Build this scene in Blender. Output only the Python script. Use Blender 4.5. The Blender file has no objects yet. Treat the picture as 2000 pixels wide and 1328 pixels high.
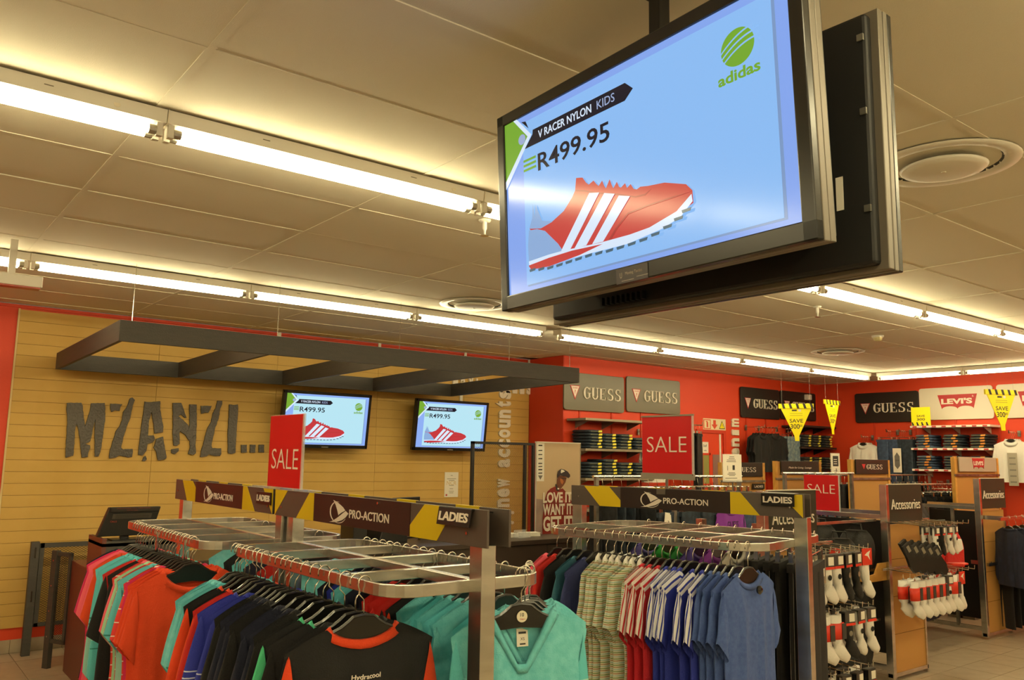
import bpy, math, random
from mathutils import Vector, Matrix, Euler
PI = math.pi
C = bpy.context.scene.collection
sc = bpy.context.scene
rnd = random.Random(7)

# ------------------------------------------------------------------ camera, world, exposure
CAM_Z = 1.75
YAW, PITCH, ROLL = math.radians(37.96), math.radians(8.03), math.radians(.93)
_f = Vector((math.sin(YAW)*math.cos(PITCH), math.cos(YAW)*math.cos(PITCH), math.sin(PITCH)))
_r = Vector((math.cos(YAW), -math.sin(YAW), 0)); _u = _r.cross(_f)
_R = _r*math.cos(ROLL)+_u*math.sin(ROLL); _U = -_r*math.sin(ROLL)+_u*math.cos(ROLL)
cam = bpy.data.objects.new('camera', bpy.data.cameras.new('camera')); C.objects.link(cam)
cam.matrix_world = Matrix(((_R.x, _U.x, -_f.x, 0), (_R.y, _U.y, -_f.y, 0), (_R.z, _U.z, -_f.z, CAM_Z), (0, 0, 0, 1)))
cam.data.sensor_width = 36; cam.data.lens = 36*1626/2000; cam.data.clip_start = .05; cam.data.clip_end = 60
sc.camera = cam
wd = bpy.data.worlds.new('world'); sc.world = wd; wd.use_nodes = True
wd.node_tree.nodes['Background'].inputs[0].default_value = (1, .85, .6, 1)
wd.node_tree.nodes['Background'].inputs[1].default_value = .15
sc.view_settings.view_transform = 'Standard'; sc.view_settings.look = 'None'
sc.view_settings.exposure = 0; sc.view_settings.gamma = 1; sc.view_settings.use_curve_mapping = False
try:
    sc.cycles.max_bounces = 8; sc.cycles.diffuse_bounces = 4; sc.cycles.glossy_bounces = 3; sc.cycles.transmission_bounces = 4
    sc.cycles.transparent_max_bounces = 8; sc.cycles.caustics_reflective = False; sc.cycles.caustics_refractive = False
    sc.cycles.sample_clamp_indirect = 4
except Exception:
    pass
TUBE_COLOR = (1.0, .86, .50); TUBE_POWER = 31.0

# ------------------------------------------------------------------ materials
def lin(c):
    if isinstance(c, str):
        c = tuple(int(c[i:i+2], 16)/255 for i in (0, 2, 4))
    return tuple(x/12.92 if x <= .04045 else ((x+.055)/1.055)**2.4 for x in c)+(1,)
MATS = {}
def mat(name, col, rough=.6, metal=0., emit=None, estr=1., bump=None, var=None, spec=.5, alpha=1., sheen=0., trans=0., coat=0.):
    if name in MATS: return MATS[name]
    m = bpy.data.materials.new(name); m.use_nodes = True; MATS[name] = m
    nt = m.node_tree; b = nt.nodes['Principled BSDF']; c = lin(col)
    b.inputs['Base Color'].default_value = c; b.inputs['Roughness'].default_value = rough
    b.inputs['Metallic'].default_value = metal; b.inputs['Specular IOR Level'].default_value = spec
    b.inputs['Sheen Weight'].default_value = sheen; b.inputs['Transmission Weight'].default_value = trans
    b.inputs['Coat Weight'].default_value = coat
    b.inputs['Alpha'].default_value = alpha
    if emit is not None:
        b.inputs['Emission Color'].default_value = lin(emit); b.inputs['Emission Strength'].default_value = estr
    if bump or var:
        tc = nt.nodes.new('ShaderNodeTexCoord')
    if var:      # (scale, second colour, stretch)
        mp = nt.nodes.new('ShaderNodeMapping'); nt.links.new(tc.outputs['Object'], mp.inputs[0])
        mp.inputs['Scale'].default_value = var[2] if len(var) > 2 else (1, 1, 1)
        n = nt.nodes.new('ShaderNodeTexNoise'); n.inputs['Scale'].default_value = var[0]; n.inputs['Detail'].default_value = 5
        nt.links.new(mp.outputs[0], n.inputs['Vector'])
        r = nt.nodes.new('ShaderNodeValToRGB'); r.color_ramp.elements[0].position = .35; r.color_ramp.elements[1].position = .65
        r.color_ramp.elements[0].color = c; r.color_ramp.elements[1].color = lin(var[1])
        nt.links.new(n.outputs['Fac'], r.inputs[0]); nt.links.new(r.outputs[0], b.inputs['Base Color'])
    if bump:
        n = nt.nodes.new('ShaderNodeTexNoise'); n.inputs['Scale'].default_value = bump[0]; n.inputs['Detail'].default_value = 4
        nt.links.new(tc.outputs['Object'], n.inputs['Vector'])
        bp = nt.nodes.new('ShaderNodeBump'); bp.inputs['Strength'].default_value = bump[1]; bp.inputs['Distance'].default_value = .01
        nt.links.new(n.outputs['Fac'], bp.inputs['Height']); nt.links.new(bp.outputs[0], b.inputs['Normal'])
    return m
def band_mat(name, base, bands, rough=.85, axis='Z', period=None, use_uv=False):
    """woven or printed bands: list of (from, to, colour) along local Z (metres below the hook) or UV v."""
    if name in MATS: return MATS[name]
    m = mat(name, base, rough, bump=(260, .25)); nt = m.node_tree; b = nt.nodes['Principled BSDF']
    tc = nt.nodes.new('ShaderNodeTexCoord'); sx = nt.nodes.new('ShaderNodeSeparateXYZ')
    nt.links.new(tc.outputs['UV' if use_uv else 'Object'], sx.inputs[0])
    v = sx.outputs['Y' if use_uv else axis]
    if not use_uv:
        ng = nt.nodes.new('ShaderNodeMath'); ng.operation = 'MULTIPLY'; ng.inputs[1].default_value = -1
        nt.links.new(v, ng.inputs[0]); v = ng.outputs[0]
    if period:
        md = nt.nodes.new('ShaderNodeMath'); md.operation = 'MODULO'; md.inputs[1].default_value = period
        nt.links.new(v, md.inputs[0]); v = md.outputs[0]
    col = None
    for a, z, c in bands:
        g = nt.nodes.new('ShaderNodeMath'); g.operation = 'GREATER_THAN'; g.inputs[1].default_value = a
        l = nt.nodes.new('ShaderNodeMath'); l.operation = 'LESS_THAN'; l.inputs[1].default_value = z
        k = nt.nodes.new('ShaderNodeMath'); k.operation = 'MULTIPLY'
        nt.links.new(v, g.inputs[0]); nt.links.new(v, l.inputs[0]); nt.links.new(g.outputs[0], k.inputs[0]); nt.links.new(l.outputs[0], k.inputs[1])
        mx = nt.nodes.new('ShaderNodeMix'); mx.data_type = 'RGBA'
        nt.links.new(k.outputs[0], mx.inputs['Factor'])
        if col is None: mx.inputs['A'].default_value = lin(base)
        else: nt.links.new(col, mx.inputs['A'])
        mx.inputs['B'].default_value = lin(c); col = mx.outputs['Result']
    nt.links.new(col, b.inputs['Base Color'])
    return m

# ------------------------------------------------------------------ mesh helpers
class B:
    def __init__(s): s.v = []; s.f = []; s.uv = None
    def box(s, c, d, rz=0):
        n = len(s.v); x, y, z = d[0]/2, d[1]/2, d[2]/2; ca, sa = math.cos(rz), math.sin(rz)
        for i in (-1, 1):
            for j in (-1, 1):
                for k in (-1, 1): s.v.append((c[0]+i*x*ca-j*y*sa, c[1]+i*x*sa+j*y*ca, c[2]+k*z))
        for q in ((0, 1, 3, 2), (4, 6, 7, 5), (0, 4, 5, 1), (2, 3, 7, 6), (0, 2, 6, 4), (1, 5, 7, 3)): s.f.append(tuple(n+t for t in q))
        return s
    def b2(s, x0, x1, y0, y1, z0, z1): return s.box(((x0+x1)/2, (y0+y1)/2, (z0+z1)/2), (abs(x1-x0), abs(y1-y0), abs(z1-z0)))
    def prism(s, pts, y0, y1, plane='xz'):
        """polygon in (x,z) pulled from y0 (front) to y1"""
        n = len(s.v); k = len(pts)
        a = sum(pts[i][0]*pts[(i+1) % k][1]-pts[(i+1) % k][0]*pts[i][1] for i in range(k))
        if a < 0: pts = pts[::-1]
        for y in (y0, y1):
            for p in pts:
                s.v.append((p[0], y, p[1]) if plane == 'xz' else ((p[0], p[1], y) if plane == 'xy' else (y, p[0], p[1])))
        s.f.append(tuple(n+i for i in range(k))); s.f.append(tuple(n+k+i for i in reversed(range(k))))
        for i in range(k): s.f.append((n+i, n+k+i, n+k+(i+1) % k, n+(i+1) % k))
        return s
    def tube(s, path, r, seg=6, closed=False, flat=1.):
        n = len(s.v); P = [Vector(p) for p in path]; m = len(P)
        for i, p in enumerate(P):
            a = P[(i-1) % m] if closed or i > 0 else p; b = P[(i+1) % m] if closed or i < m-1 else p
            t = (b-a).normalized(); ref = Vector((0, 0, 1)) if abs(t.z) < .9 else Vector((0, 1, 0))
            u = t.cross(ref).normalized(); w = u.cross(t)
            rr = r[i] if isinstance(r, (list, tuple)) else r
            for j in range(seg):
                an = 2*PI*j/seg; s.v.append(tuple(p+u*math.cos(an)*rr*flat+w*math.sin(an)*rr))
        for i in range(m if closed else m-1):
            for j in range(seg):
                a0 = n+i*seg; b0 = n+((i+1) % m)*seg
                s.f.append((a0+j, a0+(j+1) % seg, b0+(j+1) % seg, b0+j))
        if not closed:
            s.f.append(tuple(n+j for j in reversed(range(seg)))); s.f.append(tuple(n+(m-1)*seg+j for j in range(seg)))
        return s
    def sweep(s, path, w, h, closed=True):
        """flat bar of width w (horizontal) and height h (down from the path) along a horizontal path"""
        n = len(s.v); P = [Vector(p) for p in path]; m = len(P)
        for i, p in enumerate(P):
            a = P[(i-1) % m] if closed or i > 0 else p; b = P[(i+1) % m] if closed or i < m-1 else p
            t = (b-a).normalized(); u = Vector((t.y, -t.x, 0))
            for q in (p+u*w/2, p-u*w/2, p-u*w/2-Vector((0, 0, h)), p+u*w/2-Vector((0, 0, h))): s.v.append(tuple(q))
        for i in range(m if closed else m-1):
            a0 = n+i*4; b0 = n+((i+1) % m)*4
            for j in range(4): s.f.append((a0+j, b0+j, b0+(j+1) % 4, a0+(j+1) % 4))
        return s
    def disc(s, c, r, h, seg=24, axis='z'):
        pts = [(math.cos(2*PI*i/seg)*r, math.sin(2*PI*i/seg)*r) for i in range(seg)]
        n = len(s.v); s.prism(pts, 0, h, 'xy')
        for i in range(n, len(s.v)):
            x, y, z = s.v[i]
            s.v[i] = (c[0]+x, c[1]+y, c[2]+z) if axis == 'z' else (c[0]+x, c[1]-z, c[2]+y)
        return s
    def lathe(s, prof, seg=24, c=(0, 0, 0)):
        n = len(s.v); m = len(prof)
        for r, z in prof:
            for j in range(seg): an = 2*PI*j/seg; s.v.append((c[0]+r*math.cos(an), c[1]+r*math.sin(an), c[2]+z))
        for i in range(m-1):
            for j in range(seg): s.f.append((n+i*seg+j, n+i*seg+(j+1) % seg, n+(i+1)*seg+(j+1) % seg, n+(i+1)*seg+j))
        return s
    def move(s, n, fn):
        for i in range(n, len(s.v)): s.v[i] = tuple(fn(*s.v[i]))
        return s
    def mesh(s, name, m=None, smooth=False):
        me = bpy.data.meshes.new(name); me.from_pydata(s.v, [], s.f)
        if s.uv:
            ul = me.uv_layers.new(name='UVMap')
            for lp in me.loops: ul.data[lp.index].uv = s.uv[lp.vertex_index]
        if smooth:
            for p in me.polygons: p.use_smooth = True
        if m: me.materials.append(m)
        me.update(); return me

def obj(name, data, m=None, parent=None, loc=(0, 0, 0), rot=(0, 0, 0), smooth=False, bevel=0, label=None):
    if isinstance(data, B): data = data.mesh(name, m, smooth)
    o = bpy.data.objects.new(name, data); C.objects.link(o)
    if m is not None:
        if not data.materials: data.materials.append(m)
        if data.materials[0] is not m:
            o.material_slots[0].link = 'OBJECT'; o.material_slots[0].material = m
    o.location = loc; o.rotation_euler = rot
    if parent: o.parent = parent
    if bevel:
        md = o.modifiers.new('bevel', 'BEVEL'); md.width = bevel; md.segments = 2; md.limit_method = 'ANGLE'
    if label: o['label'] = label
    return o
def tag(o, label, cat, group=None, kind=None):
    o['label'] = label; o['category'] = cat
    if group: o['group'] = group
    if kind: o['kind'] = kind
    return o
def thing(name, label, cat, loc=(0, 0, 0), rz=0, group=None):
    o = bpy.data.objects.new(name, None); C.objects.link(o); o.empty_display_size = .05
    o.location = loc; o.rotation_euler = (0, 0, rz)
    return tag(o, label, cat, group)
def struct(name, data, m, parent=None, **k):
    o = obj(name, data, m, parent, **k); o['kind'] = 'structure'; return o
def stuff(o): o['kind'] = 'stuff'; return o
def dup(root, loc, rz=None, label=None, group=None):
    r = root.copy(); C.objects.link(r); r.location = loc
    if rz is not None: r.rotation_euler = (0, 0, rz)
    if label: r['label'] = label
    if group: r['group'] = group
    for ch in list(root.children):
        c = ch.copy(); C.objects.link(c); c.parent = r
        for g in list(ch.children):
            d = g.copy(); C.objects.link(d); d.parent = c
    return r

# ------------------------------------------------------------------ lettering (mesh built from Blender's own font)
_TX = {}
def text_mesh(s, h=None, w=None, depth=.004, bold=0., align='C', shear=0.):
    """letters in local XZ plane facing -Y, front at y=-depth; fitted to cap height h / width w"""
    key = (s, h, w, depth, bold, align, shear)
    if key in _TX: return _TX[key]
    cu = bpy.data.curves.new('t', 'FONT'); cu.body = s; cu.size = 1; cu.offset = bold; cu.resolution_u = 3; cu.shear = shear
    o = bpy.data.objects.new('t', cu); C.objects.link(o)
    me = bpy.data.meshes.new_from_object(o.evaluated_get(bpy.context.evaluated_depsgraph_get()))
    C.objects.unlink(o); bpy.data.objects.remove(o)
    xs = [v.co.x for v in me.vertices]; ys = [v.co.y for v in me.vertices]
    x0, x1, y0, y1 = min(xs), max(xs), min(ys), max(ys)
    ky = (h/(y1-y0)) if h else None; kx = (w/(x1-x0)) if w else None
    if ky is None: ky = kx
    if kx is None: kx = ky
    ax = {'C': (x0+x1)/2, 'L': x0, 'R': x1}[align]; ay = (y0+y1)/2
    vs = [((v.co.x-ax)*kx, (v.co.y-ay)*ky) for v in me.vertices]
    n = len(vs); b = B()
    b.v = [(x, -depth, z) for x, z in vs]+[(x, 0, z) for x, z in vs]
    ed = {}
    for p in me.polygons:
        q = tuple(p.vertices); b.f.append(q)
        for i in range(len(q)):
            e = (q[i], q[(i+1) % len(q)]); ed[e] = ed.get(e, 0)+1
    for (a, c) in list(ed):
        if (c, a) not in ed: b.f.append((a, a+n, c+n, c))
    bpy.data.meshes.remove(me)
    _TX[key] = b.mesh('lettering'); return _TX[key]
def text(s, m, parent, loc, h=None, w=None, depth=.004, bold=0., rot=(0, 0, 0), align='C', name='lettering', shear=0.):
    return obj(name, text_mesh(s, h, w, depth, bold, align, shear).copy(), m, parent, loc, rot)

def serif_word(m, parent, loc, w, h, depth=.004, rot=(0, 0, 0)):
    """G U E S S in slab-serif capitals, one mesh, centred"""
    b = B(); cw = w/5; g = .86*cw; st = .25*g; th = .055*h; sf = .05*h
    def arc(cx, cz, rx, rz, a0, a1, t0, t1, n=14):
        o = []; i_ = []
        for k in range(n+1):
            a = math.radians(a0+(a1-a0)*k/n); f = abs(math.cos(a)); t = t0+(t1-t0)*f
            o.append((cx+rx*math.cos(a), cz+rz*math.sin(a))); i_.append((cx+(rx-t)*math.cos(a), cz+(rz-min(t, t0*1.3))*math.sin(a)))
        for k in range(n): b.prism([o[k], o[k+1], i_[k+1], i_[k]], -depth, 0)
    def R(x0, x1, z0, z1): b.prism([(x0, z0), (x1, z0), (x1, z1), (x0, z1)], -depth, 0)
    for i, ch in enumerate('GUESS'):
        x = -w/2+i*cw+(cw-g)/2; cx = x+g/2; H = h/2
        if ch == 'G':
            arc(cx, 0, g/2, H, 42, 318, th*1.1, st)
            R(x+g*.72, x+g*.95, -H*.75, -H*.02); R(x+g*.55, x+g*1.06, -H*.06, H*.04); R(x+g*.88, x+g*.96, H*.4, H*.98)
        if ch == 'U':
            R(x+g*.07, x+g*.07+st, -H*.4, H); R(x+g*.8, x+g*.8+th*1.4, -H*.4, H)
            R(x-g*.05, x+g*.42, H-sf, H); R(x+g*.64, x+g*1.04, H-sf, H)
            arc(cx+g*.01, -H*.35, g*.44, H*.65, 180, 360, th*1.2, st*.7)
        if ch == 'E':
            R(x+g*.1, x+g*.1+st, -H, H); R(x, x+g*.92, H-sf*1.1, H); R(x, x+g*.95, -H, -H+sf*1.1); R(x+g*.2, x+g*.68, -sf*.5, sf*.6)
            R(x+g*.85, x+g*.92, H*.55, H); R(x+g*.88, x+g*.95, -H, -H*.5); R(x+g*.62, x+g*.68, -H*.2, H*.22)
        if ch == 'S':
            arc(cx, H*.5, g*.4, H*.5, 50, 270, th*1.1, st*.8); arc(cx, -H*.48, g*.43, H*.52, -130, 90, th*1.1, st*.9)
            R(x+g*.78, x+g*.85, H*.4, H*.98); R(x+g*.08, x+g*.15, -H*.98, -H*.42)
    return obj('lettering', b, m, parent, loc, rot)

# ------------------------------------------------------------------ shared materials
M_red = mat('red_paint', 'd8401c', .55, bump=(60, .08))
M_redd = mat('red_paint_reveal', 'c8361a', .55)
M_ceil = mat('ceiling_board', 'e2dac6', .85, bump=(300, .15))
M_grid = mat('white_grid', 'e6ddc8', .5)
M_white = mat('white_enamel', 'e9e4d8', .4)
M_mdf = mat('fibreboard', 'd3ad5e', .62, var=(3.5, 'cca452'), bump=(420, .25))
M_mdf2 = mat('fibreboard_tan', 'be8c4a', .6, bump=(300, .2))
M_wood = mat('pale_wood', 'd9a550', .5, var=(14, 'c78f3c', (1, 12, 1)))
M_tile = mat('floor_tile', 'b3a48c', .38, var=(9, 'a89880'), bump=(30, .05))
M_grout = mat('grout', '6d6252', .9)
M_steel = mat('galvanised_steel', 'dfddd6', .26, 1., var=(7, 'c6c4be', (1, 1, 3)), bump=(25, .03))
M_steeld = mat('brushed_steel', '9d9a90', .42, .85, var=(9, '77746c'))
M_chrome = mat('chrome', 'd8d5cc', .15, 1.)
M_blackp = mat('black_plastic', '151413', .38)
M_blackg = mat('black_gloss', '0d0d0d', .12, coat=.5)
M_bez = mat('tv_bezel', '1b1a18', .25)
M_tvs = mat('tv_side', '6c655a', .4, .3)
M_tvb = mat('tv_back', '0f0f0f', .6)
M_dark = mat('charcoal_wood', '3f3c38', .6, bump=(120, .2), var=(8, '45413c', (1, 1, 6)))
M_brown = mat('dark_brown_laminate', '3b3029', .35, bump=(200, .1))
M_redbrown = mat('red_brown_laminate', '64362a', .45)
M_signw = mat('sign_white', 'e8e2d2', .5)
M_signb = mat('sign_black', '1b1916', .45)
M_signg = mat('sign_grey', '625e4c', .35)
M_lred = mat('logo_red', 'b3262c', .5)
M_sale = mat('sale_red', 'c8161b', .3)
M_yel = mat('hazard_yellow', 'e8cc10', .45)
M_yelp = mat('bright_yellow_card', 'fff000', .5)
M_lett = mat('metal_lettering', '55504a', .45, .55, bump=(45, .8))
M_lettw = mat('white_foam_letter', 'ece4d2', .6)
M_paper = mat('paper', 'efe9da', .7)
M_ink = mat('ink', '2c2a2a', .7)
M_acr = mat('clear_acrylic', 'f2f2f0', .08, alpha=.28)
M_tape = mat('print_green', '7ab51d', .5)

XW, YW, ZC, YR = 12.7, 8.6, 3.05, 7.9

# ------------------------------------------------------------------ room shell
wb = struct('wall_back', B().b2(-5, 7.02, YW, YW+.12, 0, ZC), M_red)
wr_ = struct('wall_rear_red', B().b2(7.02, XW+.12, YR, YR+.82, 0, ZC), M_red)
wright = struct('wall_right', B().b2(XW, XW+.12, -5, YR, 0, ZC), M_red)
struct('wall_left', B().b2(-5.12, -5, -5, YW, 0, ZC), M_white)
struct('wall_front', B().b2(-5, XW, -5.12, -5, 0, ZC), M_white)
floor = struct('floor', B().b2(-5.1, XW+.1, -5.1, YW+.1, -.12, -.006), M_grout)
ceil = struct('ceiling', B().b2(-5.1, XW+.1, -5.1, YW+.1, ZC+.02, ZC+.12), M_ceil)

# floor tiles: singles where the photograph shows them, the rest joined
TX, TY = .4103, .335
tile_me = B().b2(.0025, TX-.0025, .0025, TY-.0025, -.008, 0).mesh('tile', M_tile)
rest = B()
for i in range(-15, 28):
    for j in range(-36, 4):
        x = 1.23+i*TX; y = 8.58-TY-.0+j*TY
        if x > XW-TX or y > 8.6-TY+.02: continue
        near = (.8 < x < 2.5 and 6.8 < y < 8.6) or (6.9 < x < 11.4 and 2.2 < y < 4.9)
        if near: obj('tile', tile_me, M_tile, floor, (x, y, rnd.uniform(-.0008, .0008)))
        else: rest.b2(x+.0025, x+TX-.0025, y+.0025, y+TY-.0025, -.008, 0)
stuff(obj('distant_tiles', rest, M_tile, floor))

# ceiling panels with a white grid between them
GX, GY, X0, Y0 = 1.19, .6375, .787, 2.635
grid = B(); pm = {}
for i in range(-1, 11):
    for j in range(-4, 10):
        x = X0+(i)*GX; y = Y0+j*GY; x1 = min(x+GX, XW); y1 = min(y+GY, YW)
        key = (round(x1-x, 3), round(y1-y, 3))
        if key not in pm:
            w, h = key; b = B().b2(.011, w-.011, .011, h-.011, .004, .018)
            pm[key] = b.mesh('panel', M_ceil)
        if i >= 5 and j >= 9: continue
        obj('ceiling_panel', pm[key], M_ceil, ceil, (x, y, ZC+rnd.uniform(-.001, .0015)), (rnd.uniform(-.0022, .0022), rnd.uniform(-.0008, .0008), 0))
for i in range(-1, 12):
    x = X0+i*GX
    if x < XW: obj('grid_bar', B().b2(x-.013, x+.013, Y0-4*GY, YW, ZC+.0005, ZC+.006), M_ceil, ceil)
for j in range(-4, 10):
    y = Y0+j*GY
    if y < YW: obj('grid_bar', B().b2(X0-GX, XW, y-.011, y+.011, ZC+.0012, ZC+.006), M_ceil, ceil)
stuff(obj('distant_ceiling_panels', B().b2(-5, X0-GX-.02, -5, YW, ZC, ZC+.018).b2(X0-GX, XW, -5, Y0-4*GY-.02, ZC, ZC+.018), M_ceil, ceil))
struct('trim_1', B().b2(-5, 7.0, YW-.02, YW-.001, ZC-.03, ZC-.006), M_red)
# tile skirting along the back wall
sk = struct('baseboard_back', B().b2(-5, 7.0, YW-.012, YW-.001, 0, .112), M_tile)
for k in range(7): obj('joint', B().b2(1.23+k*.4103-.002, 1.23+k*.4103+.002, YW-.0125, YW-.0118, 0, .112), M_grout, sk)
struct('trim_2', B().b2(7.0, 7.019, YR+.0, YW, 0, ZC), M_redd)

# ------------------------------------------------------------------ grooved fibreboard cladding: five columns of boards
clad = thing('wall_cladding', 'tan fibreboard cladding of narrow horizontal boards covering the red back wall', 'wall panelling', (0, YW, 0)); clad['kind'] = 'structure'
xs = [1.06, 2.28, 3.50, 4.725, 5.95, 7.0]
rows = 27; z_top = 3.005; ph = .1035
pme = {}
for ci in range(5):
    w = round(xs[ci+1]-xs[ci], 3)
    for r in range(rows):
        z = z_top-(r+1)*ph
        if w not in pme:
            t = .0015
            pme[w] = B().prism([(0.0015, t), (w-.0015, t), (w-.0015, ph-t), (.0015, ph-t)], -.017, -.003).mesh('plank', M_mdf)
        obj('plank', pme[w], M_mdf, clad, (xs[ci], rnd.uniform(-.0006, .0006), z))
obj('backing_board', B().b2(1.06, 7.0, -.004, 0, z_top-rows*ph, z_top), mat('board_core', '8d6530', .9), clad)
obj('edge_strip', B().b2(1.045, 1.06, -.024, 0, z_top-rows*ph, z_top+.006), mat('pale_edge', 'd9c089', .6), clad)
obj('edge_strip', B().b2(7.0, 7.012, -.024, 0, z_top-rows*ph, z_top), mat('pale_edge2', 'd9c089', .6), clad)
for x in (3.5, 4.725, 5.95, 6.99):
    obj('bracket', B().b2(x-.018, x+.018, -.03, -.018, 2.92, 3.05), M_white, clad)
obj('power_strip', B().b2(5.88, 5.92, -.03, -.017, 2.40, 2.62), M_white, clad)

# torn metal letters
LET = {'M':[(1.499,2.181),(1.62,2.19),(1.634,2.162),(1.648,2.076),(1.669,1.975),(1.685,2.051),(1.699,2.116),(1.703,2.189),(1.82,2.198),(1.833,2.1),(1.836,2.024),(1.83,1.948),(1.826,1.839),(1.818,1.742),(1.804,1.696),(1.772,1.698),(1.763,1.838),(1.753,1.945),(1.752,2.043),(1.74,1.977),(1.732,1.891),(1.724,1.837),(1.684,1.812),(1.725,1.799),(1.729,1.773),(1.715,1.73),(1.714,1.69),(1.665,1.684),(1.653,1.739),(1.638,1.835),(1.615,1.941),(1.596,1.999),(1.589,1.94),(1.594,1.812),(1.591,1.701),(1.531,1.682),(1.525,1.748),(1.521,1.885),(1.515,2.044),(1.501,2.134)],'Z1':[(1.869,2.195),(1.976,2.195),(1.96,2.167),(1.956,2.128),(1.914,2.132),(1.885,2.114),(1.873,2.141)],'Z2':[(2.039,2.254),(2.06,2.264),(2.085,2.24),(2.068,2.183),(2.056,2.066),(2.029,1.977),(2.006,1.866),(1.995,1.783),(2.014,1.767),(2.099,1.774),(2.104,1.741),(2.1,1.697),(2.066,1.691),(1.98,1.709),(1.958,1.69),(1.898,1.681),(1.897,1.727),(1.916,1.842),(1.939,1.941),(1.967,1.985),(1.983,2.041),(1.987,2.118),(2.017,2.17)],'A1':[(2.173,2.231),(2.216,2.228),(2.318,2.242),(2.324,2.157),(2.347,2.067),(2.366,1.994),(2.364,1.94),(2.287,1.924),(2.272,2.019),(2.245,2.13),(2.229,2.051),(2.229,1.905),(2.282,1.907),(2.296,1.868),(2.277,1.839),(2.232,1.824),(2.224,1.755),(2.193,1.712),(2.153,1.72),(2.153,1.792),(2.158,1.903),(2.162,2.015),(2.17,2.127)],'A2':[(2.306,1.874),(2.37,1.898),(2.386,1.825),(2.417,1.696),(2.402,1.676),(2.338,1.667),(2.315,1.751),(2.288,1.789),(2.299,1.823)],'A3':[(2.194,1.66),(2.202,1.693),(2.222,1.71),(2.235,1.677),(2.216,1.655)],'N1':[(2.437,2.231),(2.517,2.236),(2.54,2.19),(2.581,2.088),(2.564,2.087),(2.523,2.12),(2.502,2.102),(2.546,2.069),(2.594,2.025),(2.616,1.997),(2.605,2.147),(2.6,2.225),(2.671,2.226),(2.684,2.034),(2.686,1.918),(2.689,1.803),(2.696,1.743),(2.677,1.725),(2.62,1.733),(2.633,1.79),(2.628,1.859),(2.601,1.887),(2.579,1.921),(2.526,1.954),(2.522,1.936),(2.532,1.834),(2.508,1.811),(2.475,1.813),(2.459,1.912),(2.45,2.082)],'N2':[(2.455,1.775),(2.526,1.788),(2.528,1.76),(2.492,1.728),(2.458,1.742)],'Y1':[(2.712,2.216),(2.822,2.221),(2.808,2.18),(2.792,2.149),(2.757,2.151),(2.723,2.135)],'Y2':[(2.875,2.277),(2.925,2.277),(2.927,2.245),(2.909,2.196),(2.901,2.101),(2.87,1.994),(2.86,1.923),(2.846,1.818),(2.856,1.795),(2.944,1.796),(2.951,1.738),(2.938,1.717),(2.879,1.719),(2.828,1.733),(2.804,1.712),(2.741,1.703),(2.744,1.752),(2.77,1.874),(2.791,1.985),(2.827,2.063),(2.839,2.152),(2.865,2.2)],'I':[(2.999,2.245),(3.041,2.242),(3.089,2.25),(3.095,2.211),(3.094,1.99),(3.094,1.752),(3.055,1.739),(3.019,1.748),(3.004,1.927),(3.003,2.135)],'d1':[(3.149,1.836),(3.21,1.837),(3.212,1.757),(3.157,1.753)],'d2':[(3.244,1.839),(3.303,1.839),(3.304,1.758),(3.249,1.754)],'d3':[(3.337,1.84),(3.396,1.841),(3.398,1.757),(3.342,1.762)]}
mz = thing('wall_lettering', 'dark torn-edged metal letters spelling a large word on the tan cladding', 'sign', (0, YW-.017, 0))
def shrink(pts):
    return pts
for k, pts in LET.items():
    out = []
    n = len(pts)
    for i in range(n):        # ragged edge
        a, c = pts[i], pts[(i+1) % n]; L = math.hypot(c[0]-a[0], c[1]-a[1]); m = max(1, int(L/.018))
        for q in range(m):
            t = q/m; j = .0022 if q else 0
            out.append((a[0]+(c[0]-a[0])*t+rnd.uniform(-j, j), a[1]+(c[1]-a[1])*t+rnd.uniform(-j, j)))
    obj('dot' if k[0] == 'd' else 'letter', B().prism(out, -.022, -.004), M_lett, mz, bevel=.002)

# white vertical words on the cladding and the red wall, read from bottom to top
def ragged_word(root, s, x, z0, z1, hgt, y, mm):
    me = text_mesh(s, hgt, z1-z0, .02, .035, 'L')
    obj('letters', me.copy(), mm, root, (x, y, z0), (0, -PI/2, 0))
na = thing('wall_lettering', 'white chunky letters running up the tan cladding beside the right television', 'sign', (0, YW-.02, 0))
def vert_letters(root, s, x, z0, z1, hgt, y=0.):
    zz = z0; n = len(s); step = (z1-z0)/n
    for ch in s:
        if ch != ' ':
            w = step*.86 if ch not in 'it' else step*.6
            hh = hgt*(1.32 if ch in 'td' else (1.25 if ch == 'p' else 1.))
            if ch == '.': w = .04; hh = .05
            b = obj('letter', text_mesh(ch, hh, w, .022, .045, 'C').copy(), M_lettw, root, (x-(hh-hgt)/2+( hgt*.42 if ch == '.' else 0), y, zz+step/2), (0, -PI/2, 0))
        zz += step
vert_letters(na, '..new accounts', 6.585, .86, 2.62, .19)
over = thing('wall_lettering', 'row of white chunky letters high on the cladding, half hidden by the canopy', 'sign', (0, YW-.02, 0))
zz = 5.80
for ch in 'layby tills':
    if ch != ' ': obj('letter', text_mesh(ch, .15, .075, .022, .03, 'C').copy(), M_lettw, over, (zz, 0, 2.66-.004*(zz-5.8)), (0, 0, 0))
    zz += .118
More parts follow.
